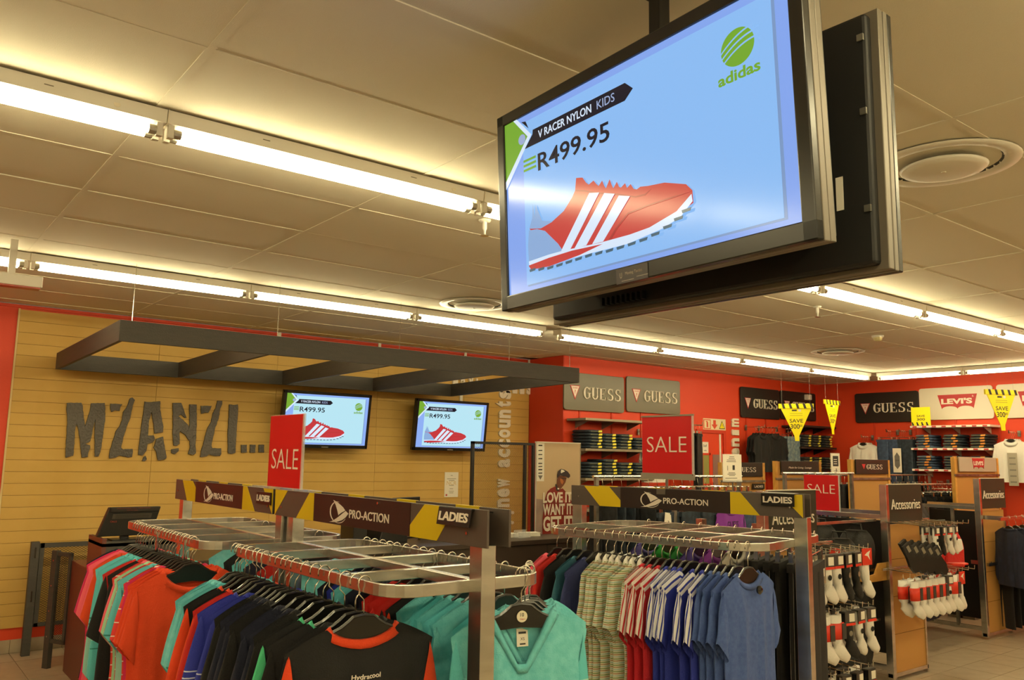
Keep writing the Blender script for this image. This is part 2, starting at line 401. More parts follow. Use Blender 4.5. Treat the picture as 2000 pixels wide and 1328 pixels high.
# notice
nt = thing('notice', 'framed white certificate with a red seal taped to the cladding', 'notice', (5.79, YW-.018, 1.41))
obj('sheet', B().b2(-.1, .1, -.004, 0, -.15, .15), M_paper, nt)
for k, (w, z) in enumerate([(.03, .11), (.13, .07), (.08, .05), (.07, -.01), (.05, -.05), (.07, -.08), (.06, -.1)]):
    obj('text_line', B().b2(-w/2, w/2, -.0052, -.004, z-.003, z+.003), mat('grey_ink', '8d8673', .7), nt)
text('NCR', mat('gold_ink', 'd8bf86', .7), nt, (0, -.004, .02), .05, .14, .001)
obj('seal', B().disc((-.07, -.004, -.125), .012, .0015, 16, 'y'), M_lred, nt)

# ------------------------------------------------------------------ fluorescent fittings
M_tube = mat('lit_tube', 'ffffff', .5); bt = M_tube.node_tree.nodes['Principled BSDF']
bt.inputs['Base Color'].default_value = (.9, .9, .85, 1)
bt.inputs['Emission Color'].default_value = TUBE_COLOR+(1,); bt.inputs['Emission Strength'].default_value = TUBE_POWER
M_tubeend = mat('tube_cap', 'a8a294', .35, .6)
def fitting(L):
    t = thing('fluorescent_light', 'x', 'ceiling light')
    h = .052
    obj('housing', B().prism([(-.06, -.002), (.06, -.002), (.052, -h), (-.052, -h)], -L/2+.002, L/2-.002).move(0, lambda x, y, z: (y, x, z)), M_white, t)
    obj('housing_end', B().b2(-L/2, -L/2+.004, -.061, .061, -h-.001, -.001), M_grid, t)
    for s in (-1, 1):
        tb = obj('tube', B().tube([(-L/2+.035, s*.027, -h-.028), (L/2-.035, s*.027, -h-.028)], .0175, 10), M_tube, t, smooth=False)
        for e in (-1, 1):
            obj('lamp_holder', B().b2(e*(L/2-.032), e*(L/2-.010), s*.027-.012, s*.027+.012, -h-.05, -h+.0), M_white, t)
            obj('tube_cap', B().tube([(e*(L/2-.06), s*.027, -h-.028), (e*(L/2-.032), s*.027, -h-.028)], .0182, 10), M_tubeend, tb)
    obj('knockout', B().disc((L/2-.18, -.0555, -.028), .012, .001, 12, 'y'), M_grid, t)
    for q in (.25, .72): obj('slot', B().b2(-L/2+L*q, -L/2+L*q+.03, -.0578, -.056, -.024, -.021), mat('slot_shadow', '6d6552', .8), t)
    return t
f15 = fitting(1.5); f12 = fitting(1.2)
ORD = ['first', 'second', 'third', 'fourth', 'fifth', 'sixth', 'seventh', 'eighth', 'ninth', 'tenth', 'eleventh', 'twelfth', 'thirteenth', 'fourteenth',
       'fifteenth', 'sixteenth', 'seventeenth', 'eighteenth', 'nineteenth', 'twentieth', 'twenty-first', 'twenty-second', 'twenty-third', 'twenty-fourth',
       'twenty-fifth', 'twenty-sixth', 'twenty-seventh', 'twenty-eighth', 'twenty-ninth', 'thirtieth', 'thirty-first', 'thirty-second', 'thirty-third', 'thirty-fourth', 'thirty-fifth', 'thirty-sixth']
used = {}
def place_fit(src, x, y, rz, label, group):
    if src.name not in used:
        used[src.name] = 1; src.location = (x, y, ZC-.002); src.rotation_euler = (0, 0, rz); src['label'] = label; src['group'] = group
    else: dup(src, (x, y, ZC-.002), rz, label, group)
rows_ = [(3.27, -2.2, 9, 'near row above the large televisions', 'near row of ceiling lights'),
         (6.30, -2.2, 5, 'row above the hanging canopy', 'ceiling lights above the canopy'),
         (6.33, 5.52, 4, 'row along the rear red wall', 'ceiling lights along the rear wall'),
         (.2, -3.7, 9, 'row overhead behind the viewer', 'ceiling lights overhead'),
         (-2.8, -3.7, 9, 'row farthest behind the viewer', 'ceiling lights behind')]
for y, x0, n, nm, g in rows_:
    for k in range(n):
        place_fit(f15, x0+1.5*k+.75+(.02 if y == 3.27 else 0), y, 0, 'twin-tube ceiling light, %s from the left in the %s' % (ORD[k], nm), g)
for k in range(5):
    place_fit(f12, 11.62, 5.62-1.2*k, PI/2, 'twin-tube ceiling light, %s from the corner in the row along the right wall' % ORD[k], 'ceiling lights along the right wall')

# diffusers, sprinklers, detector
def vent(x, y, label):
    t = thing('ceiling_vent', label, 'ceiling vent', (x, y, ZC-.003), 0, 'round ceiling diffusers')
    obj('outer_ring', B().lathe([(.30, .0), (.295, -.006), (.235, -.004), (.20, .03), (.14, .04)], 36), M_white, t, smooth=True)
    obj('disc', B().lathe([(0, -.034), (.13, -.034), (.165, -.028), (.175, -.018), (.16, -.012), (0, -.012)], 36), M_white, t, smooth=True)
    obj('stem', B().disc((0, 0, -.038), .01, .08, 10), M_grid, t)
    obj('shade_cone', B().lathe([(.232, -.001), (.19, .035), (.02, .045)], 30), mat('vent_dark', '3a3630', .8), t, smooth=True)
    return t
vent(4.07, 6.10-.35, 'round white ceiling diffuser just above the canopy lights')
vent(3.62, 1.60, 'round white ceiling diffuser partly hidden by the large televisions')
vent(9.0, 5.3, 'round ceiling diffuser near the far rear corner')
def sprink(x, y, label):
    t = thing('sprinkler', label, 'sprinkler', (x, y, ZC-.003), 0, 'fire sprinklers')
    obj('escutcheon', B().lathe([(0, 0), (.035, 0), (.03, -.01), (0, -.012)], 16), M_white, t, smooth=True)
    obj('body', B().lathe([(.012, -.01), (.014, -.05), (.008, -.06), (.007, -.085), (0, -.086)], 10), M_white, t, smooth=True)
    obj('deflector', B().disc((0, 0, -.09), .024, .003, 14), M_chrome, t)
sprink(2.62, 3.62, 'white sprinkler head below the near light row, left of the televisions')
sprink(6.25, 3.85, 'white sprinkler head below the near light row, right of the televisions')
sd = thing('smoke_detector', 'small cream smoke detector on the ceiling right of the televisions', 'smoke detector', (8.15, 4.35, ZC-.003))
obj('base', B().lathe([(0, 0), (.06, 0), (.055, -.02), (0, -.02)], 20), M_white, sd, smooth=True)
obj('dome', B().lathe([(.045, -.02), (.04, -.045), (.025, -.055), (0, -.056)], 20), mat('cream_plastic', 'ddd09a', .5), sd, smooth=True)
ex = thing('exit_light', 'white box of an emergency light at the left edge under the lamps', 'emergency light', (.66, 5.9, 2.79))
obj('housing', B().b2(-.17, .17, -.04, .04, -.035, .035), M_white, ex, bevel=.005)
obj('lens', B().b2(-.16, .16, -.035, .035, -.045, -.034), mat('red_lens', 'a83a22', .3), ex)
obj('bracket', B().b2(-.02, .02, -.01, .01, .03, .255), M_white, ex)
# camera dome in the far corner
cd = tag(obj('wall_sensor', B().b2(-.06, .06, -.1, 0, -.09, .0), M_white, None, (12.35, YR-.001, 2.86), bevel=.01), 'small white box sensor high on the rear red wall beside the corner', 'sensor')

# ------------------------------------------------------------------ hanging canopy
can = thing('hanging_canopy', 'dark wooden ladder-shaped canopy hung on wires above the counter', 'canopy', (0, 6.1, 2.497))
ang = -math.atan2(.03, 2.28)
cx = [1.35, 2.42, 3.48, 4.55, 5.62]
hf = .147; D = 2.28; th = .03
def tilt(b): return b.move(0, lambda x, y, z: (x, y*math.cos(ang)-z*math.sin(ang), y*math.sin(ang)+z*math.cos(ang)))
obj('front_beam', tilt(B().b2(cx[0], cx[4], 0, th, 0, hf)), M_dark, can, bevel=.002)
obj('rear_beam', tilt(B().b2(cx[0], cx[4], D-th, D, 0, hf)), M_dark, can, bevel=.002)
for k, x in enumerate(cx):
    x0 = x if k == 0 else (x-th if k == 4 else x-th/2)
    obj('cross_beam', tilt(B().b2(x0, x0+th, th, D-th, 0, hf)), M_dark, can, bevel=.002)
for x in (1.43, 2.48, 3.56, 4.74, 5.50):
    obj('suspension_wire', B().tube([(x, .015, hf-.02), (x, .015, ZC-2.497)], .0028, 5), M_chrome, can)
for x in (1.9, 3.0, 4.0, 5.1): obj('wall_bracket', B().b2(x-.03, x+.03, D-.002, YW-.018-6.1, .0, .06), M_dark, can)

# ------------------------------------------------------------------ televisions with the advertisement on the screen
E_ = {}
def em(name, base, e, s=1.):
    m = mat('screen_'+name, base, .14, emit=e, estr=s, spec=.28); return m
def screen_mats(sfx, white, edge, red, k):
    return dict(bg=em('edge'+sfx, '050505', edge, k), panel=em('panel'+sfx, '050505', white, k), shade=em('shade'+sfx, '050505', '7f9cc8', k), green=em('green'+sfx, '050505', '79ac35', k),
                dark=em('dark'+sfx, '050505', '1e1c28', k), grey=em('grey'+sfx, '050505', '9fb0d6', k), red=em('red'+sfx, '050505', red, k), red2=em('redd'+sfx, '050505', 'ae3a36', k),
                pale=em('pale'+sfx, '050505', 'dcecff', k), heel=em('heel'+sfx, '050505', '8fb0dd', k), sole=em('sole'+sfx, '050505', '4c6675', k))
def ad(parent, W, H, S, y):
    """every graphic is a thin flat printed shape of the picture, in screen units"""
    def q(p): return [((u-.5)*W, (v-.5)*H) for u, v in p]
    lay = [0]
    def P(nm, pts, m, dy=.0006):
        lay[0] += dy
        return obj(nm, B().prism(q(pts), y-lay[0]-.0004, y-lay[0]+.0002), S[m], parent)
    P('screen_picture', [(0, 0), (1, 0), (1, 1), (0, 1)], 'bg')
    P('panel_shadow', [(.093, .028), (.965, .028), (.965, .955), (.093, .955)], 'shade')
    P('ad_panel', [(.088, .038), (.957, .038), (.957, .962), (.088, .962)], 'panel')
    P('green_corner', [(0, 1), (.045, 1), (.112, .872), (0, .665)], 'green')
    P('corner_edge', [(.045, 1), (.062, 1), (.13, .872), (.012, .64), (0, .62), (0, .665), (.112, .872)], 'pale')
    P('corner_mark', [(.085, .97), (.105, .962), (.118, .915)], 'dark')
    P('corner_badge', [(.086+.017*math.cos(PI*k/6), .868+.03*math.sin(PI*k/6)) for k in range(12)], 'grey')
    P('title_bar', [(.140, .892), (.521, .892), (.548, .847), (.518, .805), (.100, .805), (.138, .868)], 'dark')
    yy = y-lay[0]
    text('V RACER NYLON', S['pale'], parent, (q([(.165, 0)])[0][0], yy, (.850-.5)*H), .044*H, .228*W, .001, .012, align='L')
    text('KIDS', S['grey'], parent, (q([(.415, 0)])[0][0], yy, (.850-.5)*H), .044*H, .067*W, .001, .0, align='L')
    text('R499.95', S['dark'], parent, (q([(.160, 0)])[0][0], yy, (.695-.5)*H), .098*H, .298*W, .001, .010, align='L')
    for k in range(3): P('green_bar', [(.092, .675+.027*k), (.150, .675+.027*k), (.150, .688+.027*k), (.092, .688+.027*k)], 'green', .00002)
    P('shoe_lining', [(.318, .46), (.27, .375), (.214, .343), (.171, .365), (.150, .44), (.144, .467), (.137, .40), (.131, .475), (.126, .40), (.112, .349), (.13, .30), (.3, .35)], 'heel')
    P('shoe_upper', [(.112, .345), (.165, .325), (.214, .338), (.268, .375), (.305, .43), (.318, .46), (.324, .523), (.349, .512), (.362, .48), (.373, .463), (.392, .474), (.402, .452), (.411, .437), (.425, .457), (.431, .43), (.438, .411), (.453, .449), (.459, .42), (.465, .398),
                      (.479, .423), (.486, .395), (.493, .388), (.508, .402), (.514, .375), (.527, .388), (.537, .36), (.548, .352), (.56, .359), (.585, .350), (.64, .338), (.705, .298), (.723, .262), (.724, .205), (.675, .178), (.587, .148), (.411, .146), (.263, .160), (.2, .2)], 'red')
    P('shoe_lace_guard', [(.318, .456), (.36, .432), (.40, .402), (.482, .356), (.542, .315), (.575, .31), (.597, .330), (.575, .318), (.542, .322), (.482, .364), (.40, .411), (.36, .441), (.32, .463)], 'red2')
    P('shoe_toe_seam', [(.440, .150), (.468, .198), (.514, .255), (.582, .262), (.662, .262), (.720, .258), (.662, .255), (.582, .254), (.516, .247), (.474, .194), (.452, .150)], 'red2')
    P('shoe_heel', [(.112, .335), (.15, .327), (.185, .303), (.214, .255), (.240, .212), (.263, .160), (.2, .155), (.108, .158), (.106, .25)], 'heel')
    for pts in ([(.253, .168), (.290, .160), (.414, .402), (.376, .418)], [(.309, .160), (.356, .158), (.471, .368), (.433, .390)], [(.380, .155), (.421, .152), (.525, .330), (.486, .352)]): P('shoe_stripe', pts, 'pale', .00003)
    P('shoe_midsole', [(.108, .163), (.2, .168), (.263, .166), (.411, .150), (.52, .147), (.587, .153), (.675, .189), (.722, .245), (.724, .212), (.685, .158), (.627, .130), (.51, .106), (.363, .112), (.2, .115), (.112, .122)], 'pale')
    P('shoe_outsole', [(.108, .140), (.2, .150), (.30, .152), (.42, .140), (.33, .118), (.2, .104), (.118, .114)], 'red')
    cl = B()
    base = [(.125, .108), (.165, .100), (.205, .094), (.245, .094), (.285, .096), (.325, .098), (.365, .100), (.405, .098), (.445, .096), (.485, .096), (.525, .098), (.565, .102), (.605, .112), (.645, .130), (.680, .152), (.705, .178)]
    for u, v in base: cl.prism(q([(u-.012, v-.006), (u+.012, v-.004), (u+.015, v+.010), (u-.014, v+.008)]), y-lay[0]-.0005, y-lay[0]+.0002)
    obj('shoe_treads', cl, S['sole'], parent)
    # ball logo with three curved bands cut out
    cxl, czl, r = .872, .797, .080*H
    n = 40; kx = 1.07
    P('logo_ball', [(cxl+math.cos(2*PI*i/n)*r*kx/W, czl+math.sin(2*PI*i/n)*r/H) for i in range(n)], 'green')
    for k in range(3):
        up = []; dn = []
        for i in range(11):
            s = -1.08+2.16*i/10; b0 = -.10+.34*k+.42*s-.20*s*s
            if abs(s)**2+(b0)**2 > 1.35 and k == 2 and s < -.2: pass
            up.append((cxl+s*r*kx/W, czl+(b0+.065)*r/H)); dn.append((cxl+s*r*kx/W, czl+(b0-.035)*r/H))
        P('logo_band', up+dn[::-1], 'panel', .00003)
    text('adidas', S['green'], parent, (q([(cxl, 0)])[0][0], y-lay[0], (.682-.5)*H), .050*H, .112*W, .0008, .024)
def tv(name, label, loc, rz, tl, W, H, S, depth=.07, bez=.035, side=M_tvs):
    t = thing(name, label, 'television', loc, rz); t.rotation_euler = Euler((tl, 0, rz), 'XYZ')
    b = B()
    for (x0, x1, z0, z1) in ((-W/2, W/2, H/2-bez, H/2), (-W/2, W/2, -H/2, -H/2+bez*1.25), (-W/2, -W/2+bez, -H/2, H/2), (W/2-bez, W/2, -H/2, H/2)):
        b.b2(x0, x1, -.012, .012, z0, z1)
    obj('bezel', b, M_bez, t, bevel=.003)
    obj('side_frame', B().b2(-W/2-.001, W/2+.001, .012, .032, -H/2-.001, H/2+.001).b2(-W/2, W/2, .034, .055, -H/2, H/2), side, t, bevel=.002)
    obj('back_case', B().b2(-W/2+.02, W/2-.02, .05, .05+depth*.4, -H/2+.02, H/2-.02).b2(-W*.33, W*.33, .05, .05+depth, -H*.32, H*.33), M_tvb, t, bevel=.004)
    obj('screen', B().b2(-W/2+bez-.004, W/2-bez+.004, -.0035, .006, -H/2+bez*1.2-.004, H/2-bez+.004), M_blackg, t)
    pic = bpy.data.objects.new('picture', None); C.objects.link(pic); pic.parent = t; pic.location = (0, 0, bez*.1)
    ad(pic, W-2*bez, H-bez*2.2, S, -.0035)
    return t
S1 = screen_mats('_large', '8fc0f8', '88aaf2', 'cc4440', .95)
S2 = screen_mats('_small', 'b9e6f4', '8fb0f4', 'c83a3e', 1.)
big = tv('television', 'large hung television facing left with a red running shoe on its screen', (1.517, 1.476, 2.511), math.radians(-92.4), math.radians(3.), 1.12, .622, S1, .10)
obj('maker_label', B().b2(-.035, .08, -.0135, -.0118, -.311, -.272), mat('label_brown', '2a2024', .4), big)
text('Moving Tactics', mat('label_ink', 'b0a79a', .5), big, (.03, -.0135, -.288), .010, .062, .0006)
text('U', mat('label_ink', 'b0a79a', .5), big, (-.017, -.0135, -.290), .014, .008, .0006)
obj('label_line', B().b2(-.015, .03, -.0142, -.0134, -.306, -.3045).b2(.04, .08, -.0142, -.0134, -.302, -.3005), mat('label_ink', 'b0a79a', .5), big)
obj('barcode_label', B().b2(.53, .548, .058, .0592, -.25, -.21), M_paper, big)
# the second screen of the pair, seen from behind
t2 = thing('television', 'black back of the second hung television, mounted behind the first one', 'television', (1.775, 1.47, 2.49), math.radians(91))
W, H = 1.12, .622
obj('bezel', B().b2(-W/2, W/2, -.05, -.03, -H/2, H/2), M_bez, t2, bevel=.003)
obj('side_frame', B().b2(-W/2, W/2, -.03, -.012, -H/2, H/2).b2(-W/2+.001, W/2-.001, -.01, .012, -H/2+.001, H/2-.001), M_tvs, t2, bevel=.002)
obj('back_case', B().prism([(-W/2+.02, -H/2+.012), (W/2-.02, -H/2+.012), (W/2-.02, H/2-.012), (-W/2+.02, H/2-.012)], .0, .035), M_tvb, t2, bevel=.008)
obj('electronics_box', B().b2(-W*.36, W*.36, .03, .075, -H*.36, H*.38), M_tvb, t2, bevel=.006)
for k in range(26): obj('vent_rib', B().b2(-.425, -.405, .034, .039, -.20+k*.016, -.192+k*.016), mat('rib', '232323', .5), t2)
for z in (.24, .06, -.17): obj('clip', B().b2(-.535, -.52, .033, .04, z-.008, z+.008), M_steeld, t2)
obj('rating_label', B().b2(-.47, -.452, .0352, .0362, -.16, -.08), M_paper, t2)
for k in range(9): obj('socket', B().b2(.30-.02*k, .308-.02*k, .035, .05, -.285, -.262), M_blackp, t2)
# pole and mount between them
pole = thing('television_mount', 'black ceiling pole and yoke carrying the pair of hung televisions', 'television mount', (1.645, 1.47, 2.5))
obj('pole', B().b2(-.018, .026, -.02, .02, -.1, ZC-2.5-.004), M_blackp, pole, bevel=.003)
obj('ceiling_plate', B().b2(-.04, .04, -.045, .045, ZC-2.5-.008, ZC-2.5-.003), M_blackp, pole)
obj('yoke', B().b2(-.018, .035, -.26, .26, -.12, -.07).b2(-.018, .035, -.26, .26, .1, .15), M_blackp, pole)
for k, (x, lab) in enumerate(((3.985, 'wall television showing a red running shoe, partly behind the red sale sign'), (5.605, 'wall television showing a red running shoe, just left of the white vertical letters'))):
    t = tv('wall_television', lab, (x, 8.33, 2.115), 0, math.radians(7), 1.02 if k == 0 else 1.03, .60, S2, .07, .03, M_bez)
    obj('maker_mark', B().b2(-.04, .04, -.0135, -.0118, -.292, -.282), M_steeld, t)
    obj('wall_bracket', B().b2(-.2, .2, .10, .262, -.06, .06), M_blackp, t)

# ------------------------------------------------------------------ garments
M_cloth = mat('cloth', '888888', .9, bump=(260, .25))
def cloth(name, col, var=None, sheen=.04): return mat('cloth_'+name, col, .88, bump=(240, .3), var=var, sheen=sheen)
K = dict(
    teal=cloth('teal', '66c4ce', (40, '7ad2da')), teal2=cloth('aqua', '6fccd8', (40, '88dae0')), orange=cloth('orange', 'e0451a'), coral=cloth('coral', 'ea5240'), pink=cloth('pink', 'f06478'),
    magenta=cloth('magenta', 'd6285f'), mint=cloth('mint', 'a7dcb8'), black=cloth('black', '0f0f11'), navy=cloth('navy', '151a30'), red=cloth('red', 'c8231c'), blue=cloth('royal', '2733a0'),
    green=cloth('green', '4fc893'), denimblue=cloth('denim_blue', '3d5494', (60, '465f9f')), petrol=cloth('petrol', '24586c'), crimson=cloth('crimson', 'c01f33'), bright=cloth('bright_green', '0d8a2c'),
    purple=cloth('purple', '7d2f96'), white=cloth('white', 'ece8e0'), tee_navy=cloth('dusk_navy', '262f63'), grey=cloth('grey', '8c8a86'), violet=cloth('violet', '4b3f8c'), darkteal=cloth('dark_teal', '1f5a66'))
K['tealstripe'] = band_mat('cloth_teal_stripe', '5fc4ce', [(.30, .345, 'a8dcd4'), (.36, .364, '2d8f98'), (.39, .44, '96d4cc'), (.47, .475, '2b8a88')])
K['tealpale'] = band_mat('cloth_teal_pale', '62c4d0', [(.42, .7, '9cd4cc'), (.36, .366, '2c807f'), (.385, .39, '2c807f')])
K['polo'] = band_mat('cloth_polo_stripe', 'e4dcc6', [(0, .005, '8fa878'), (.009, .012, '9c6a3c'), (.017, .022, 'b5cfc8')], period=.026)
K['redpink'] = band_mat('cloth_coral_stripe', 'e2413c', [(.0, .004, 'f3e6dc')], period=.05)
K['bluestripe'] = band_mat('cloth_blue_line', '26329c', [(.33, .334, 'c9d0e8'), (.35, .354, 'c9d0e8'), (.44, .443, 'c9d0e8')])
K['redw'] = band_mat('cloth_red_white_stripes', 'c01f2e', [(.003, .020, 'ece6e2'), (.032, .048, 'ece6e2')], use_uv=True)
K['bluew'] = band_mat('cloth_blue_white_stripes', '25339a', [(.003, .020, 'e9e8ee'), (.030, .046, 'e9e8ee')], use_uv=True)
K['magstripe'] = band_mat('cloth_magenta_stripe', 'cf2458', [(.0, .003, 'f0a0a8')], period=.06)
K['blackw'] = band_mat('cloth_black_side_stripe', '131214', [(.012, .017, 'd8d6d0')], use_uv=True)
M_hang = mat('hanger_black', '121110', .28, coat=.2)
M_hook = mat('hook_wire', 'dcd8cc', .2, 1.)
M_disc = mat('size_disc', 'ece6cf', .5)

def hanger_meshes():
    top = [(-.178, -.163), (-.17, -.152), (-.15, -.142), (-.10, -.122), (-.065, -.108), (-.045, -.095), (-.03, -.083), (0, -.079), (.03, -.083), (.045, -.095), (.065, -.108), (.10, -.122), (.15, -.142), (.17, -.152), (.178, -.163)]
    low = [(.178, -.178), (.168, -.182), (.14, -.165), (.08, -.146), (.0, -.14), (-.08, -.146), (-.14, -.165), (-.168, -.182), (-.178, -.178)]
    b = B().prism(top+low, -.0035, .0035)
    b.tube([(x, 0, z) for x, z in top], .0052, 6)
    b.tube([(x, 0, z) for x, z in low], .0045, 5)
    body = b.mesh('hanger_body', M_hang, False)
    pts = []
    for a in range(200, -41, -20): pts.append((.019*math.cos(math.radians(a)), 0, -.0165+.0225*math.sin(math.radians(a))))
    pts += [(.016, 0, -.042), (.002, 0, -.058), (0, 0, -.068), (0, 0, -.102)]
    hook = B().tube(pts, .0022, 6).mesh('hanger_hook', M_hook, True)
    return body, hook
HB, HH = hanger_meshes()

def shirt(kind):
    """local frame: hook at the origin, across = X, down = -Z, front = -Y. Returns body, sleeve (left/right), collar meshes."""
    p = dict(sw=.212, nw=.088, L=.66, d=.02, front=.055, back=.012, sl=.17, sd=.20, vneck=False, chest=.205, hem=.205, neckz=-.100, shz=-.160, slw=.17, collar='crew')
    p.update(KINDS[kind]); sw, nw, L = p['sw'], p['nw'], p['L']
    r = random.Random(kind)
    ph = [r.uniform(0, 6) for _ in range(6)]
    nu, nv = 22, 14
    def topz(x, side):
        a = abs(x)
        if a >= nw: t = (a-nw)/(sw-nw); return p['neckz']+(p['shz']-p['neckz'])*(t**1.25)
        k = 1-a/nw
        if side < 0 and p['vneck']: return p['neckz']-p['front']*k
        dz = p['front'] if side < 0 else p['back']
        return p['neckz']-dz*math.sqrt(max(0, 1-(a/nw)**2))
    def halfw(z):
        za = -.36
        if z > za: t = (z-p['shz'])/(za-p['shz']); t = max(0, min(1, t)); return sw+(p['chest']-sw)*t-.012*math.sin(PI*t)
        t = (z-za)/(-L-za); return p['chest']+(p['hem']-p['chest'])*t-.012*math.sin(PI*t)
    b = B(); b.uv = []
    for side in (-1, 1):
        n0 = len(b.v)
        for j in range(nv+1):
            for i in range(nu+1):
                u = -1+2*i/nu
                u = math.copysign(abs(u)**.9, u)
                zt = topz(u*sw, side); z = zt+(-L-zt)*(j/nv)**1.15
                x = u*(sw if j == 0 else halfw(z)+ (sw-halfw(z))*max(0, 1-j*.7))
                dp = (1-u*u)**.5 if abs(u) < 1 else 0
                dd = (.0095+p['d']*min(1, j/4))*dp
                fold = (.006*math.sin(9*u+ph[0]+z*2)+.004*math.sin(17*u+ph[1]-z*5)+.003*math.sin(26*u+ph[2]))*min(1, j/6)*dp
                b.v.append((x, side*dd+fold, z)); b.uv.append((x, zt-z))
        for j in range(nv):
            for i in range(nu):
                a = n0+j*(nu+1)+i; q = (a, a+1, a+nu+2, a+nu+1); b.f.append(q if side > 0 else q[::-1])
    body = b.mesh('shirt_body', M_cloth, True)
    sl = []
    for s in (-1, 1):
        q = B(); q.uv = []; ns, nt = 7, 14
        for i in range(ns+1):
            t = i/ns
            # top seam line and underarm line
            tx = (sw-.012)+(p['sl']*.28)*t; tz = p['shz']-.002-p['sd']*(t**1.15)
            bx = (p['chest']-.03)+(.012)*t; bz = -.355-(p['sd']*.42)*t
            if p['sl'] > .3: tx = (sw-.012)+.03*math.sin(t*PI/2); bx = (p['chest']-.05)+.015*t; bz = -.355-(p['sl']*.62)*t; tz = p['shz']-.002-(p['sl']*.85)*t
            for k in range(nt):
                a = 2*PI*k/nt; f = (1-math.cos(a))/2
                x = tx+(bx-tx)*f; z = tz+(bz-tz)*f; y = math.sin(a)*(.013+.004*t)+.003*math.sin(7*t+3*a+ph[3])
                q.v.append((s*x, y, z)); q.uv.append((x, f*p['slw']))
        for i in range(ns):
            for k in range(nt):
                a = i*nt+k; a2 = i*nt+(k+1) % nt
                fc = (a, a2, a2+nt, a+nt); q.f.append(fc if s > 0 else fc[::-1])
        sl.append(q.mesh('shirt_sleeve', M_cloth, True))
    # collar: a knitted band round the neck opening
    c = B(); c.uv = []; n = 26; rows = []
    for i in range(n):
        a = 2*PI*i/n; x = nw*math.cos(a); side = -1 if math.sin(a) < 0 else 1
        z = topz(x*.999, side); y = side*.010*abs(math.sin(a))
        rows.append((x, y, z, math.cos(a), side))
    cw = .022 if p['collar'] == 'crew' else .014
    for i, (x, y, z, ca, side) in enumerate(rows):
        if p['collar'] == 'polo':
            ring = [(x*.93, y*.6, z+.030), (x*1.12, y*1.5+side*.005, z+.012), (x*1.30, y*2.0+side*.008, z-.022), (x*1.2, y*1.3, z-.02)]
        else:
            up = .004
            ring = [(x*.95, y*.7, z+up+.003), (x*1.0+.004*ca, y+side*.004, z+up), (x*1.0+cw*ca*.9, y*1.25+side*.0075, z-cw*(.85-.5*abs(ca))), (x*.97, y*.6, z-cw*.7)]
        for v in ring: c.v.append(v); c.uv.append((v[0], 1.))
    for i in range(n):
        for k in range(4):
            a = i*4+k; a2 = i*4+(k+1) % 4; b2 = ((i+1) % n)*4
            c.f.append((a, a2, b2+(k+1) % 4, b2+k))
    col = c.mesh('shirt_collar', M_cloth, True)
    return body, sl[0], sl[1], col
KINDS = {'tee': {}, 'wide': dict(nw=.105, front=.072), 'vee': dict(vneck=True, front=.17, nw=.10, d=.022, sl=.42, L=.7), 'vtee': dict(vneck=True, front=.12), 'polo': dict(collar='polo', nw=.07, sl=.15),
         'long': dict(sl=.5, L=.68), 'raglan': dict(nw=.10, back=.042, neckz=-.105, front=.07, sw=.22, sl=.2, sd=.24, d=.03), 'fit': dict(sw=.2, chest=.185, hem=.2, sl=.165, sd=.19, nw=.085, front=.05, d=.024),
         'slim': dict(sw=.205, chest=.19, hem=.2, d=.012)}
_SH = {}
def hl_(label, what):
    p = label.split(', ', 1)
    return what+', '+p[1] if len(p) > 1 else what+' of the '+label
def hang(x, y, z, rz, kind, cols, label, group, hgroup, disc=None, hanger=True, tint=None, sides=(0, 1)):
    """one hanger thing on the rail and one garment thing on the hanger"""
    if kind not in _SH: _SH[kind] = shirt(kind)
    body, s0, s1, col = _SH[kind]
    if hanger:
        h = thing('clothes_hanger', hl_(label, 'black plastic hanger'), 'hanger', (x, y, z+.004), rz, hgroup)
        obj('hook', HH, M_hook, h); hb = obj('shoulder_bar', HB, M_hang, h, (0, 0, -.02))
        if disc:
            d = obj('size_disc', B().disc((0, -.0075, -.112), .0165, .0015, 20, 'y'), M_disc, h, (0, 0, -.02))
            text(disc, M_ink, d, (0, -.0092, -.107), .010, None, .0004, .01)
            text('Edgars', mat('disc_red', 'c03028', .5), d, (.002, -.0092, -.1195), .0045, .017, .0004)
    g = thing('shirt', label, 'shirt', (x, y, z-.016), rz, group)
    c = cols if isinstance(cols, (list, tuple)) else (cols, cols, cols)
    obj('body', body, K[c[0]], g); 
    for k, me in enumerate((s0, s1)): obj('sleeve', me, K[c[1]], g)
    obj('collar', col, K[c[2]], g)
    return g
from mathutils.bvhtree import BVHTree
def print_on(g, s, m, x, z, h, w, side=1, bold=.01, shear=0.):
    """lettering laid on the cloth: every vertex is dropped onto the garment body (side 1 = back, -1 = front)"""
    bd = [c for c in g.children if c.name.startswith('body')][0].data
    bvh = BVHTree.FromPolygons([v.co for v in bd.vertices], [tuple(p.vertices) for p in bd.polygons])
    me = text_mesh(s, h, w, .001, bold, 'C', shear).copy()
    for v in me.vertices:
        px = x+(-v.co.x if side > 0 else v.co.x); pz = z+v.co.z
        hit = bvh.ray_cast(Vector((px, side*.3, pz)), Vector((0, -side, 0)))[0]
        y = (hit.y if hit else side*.03)+side*(.0022 if v.co.y < -.0005 else .0008)
        v.co = (px, y, pz)
    return obj('lettering', me, m, g)
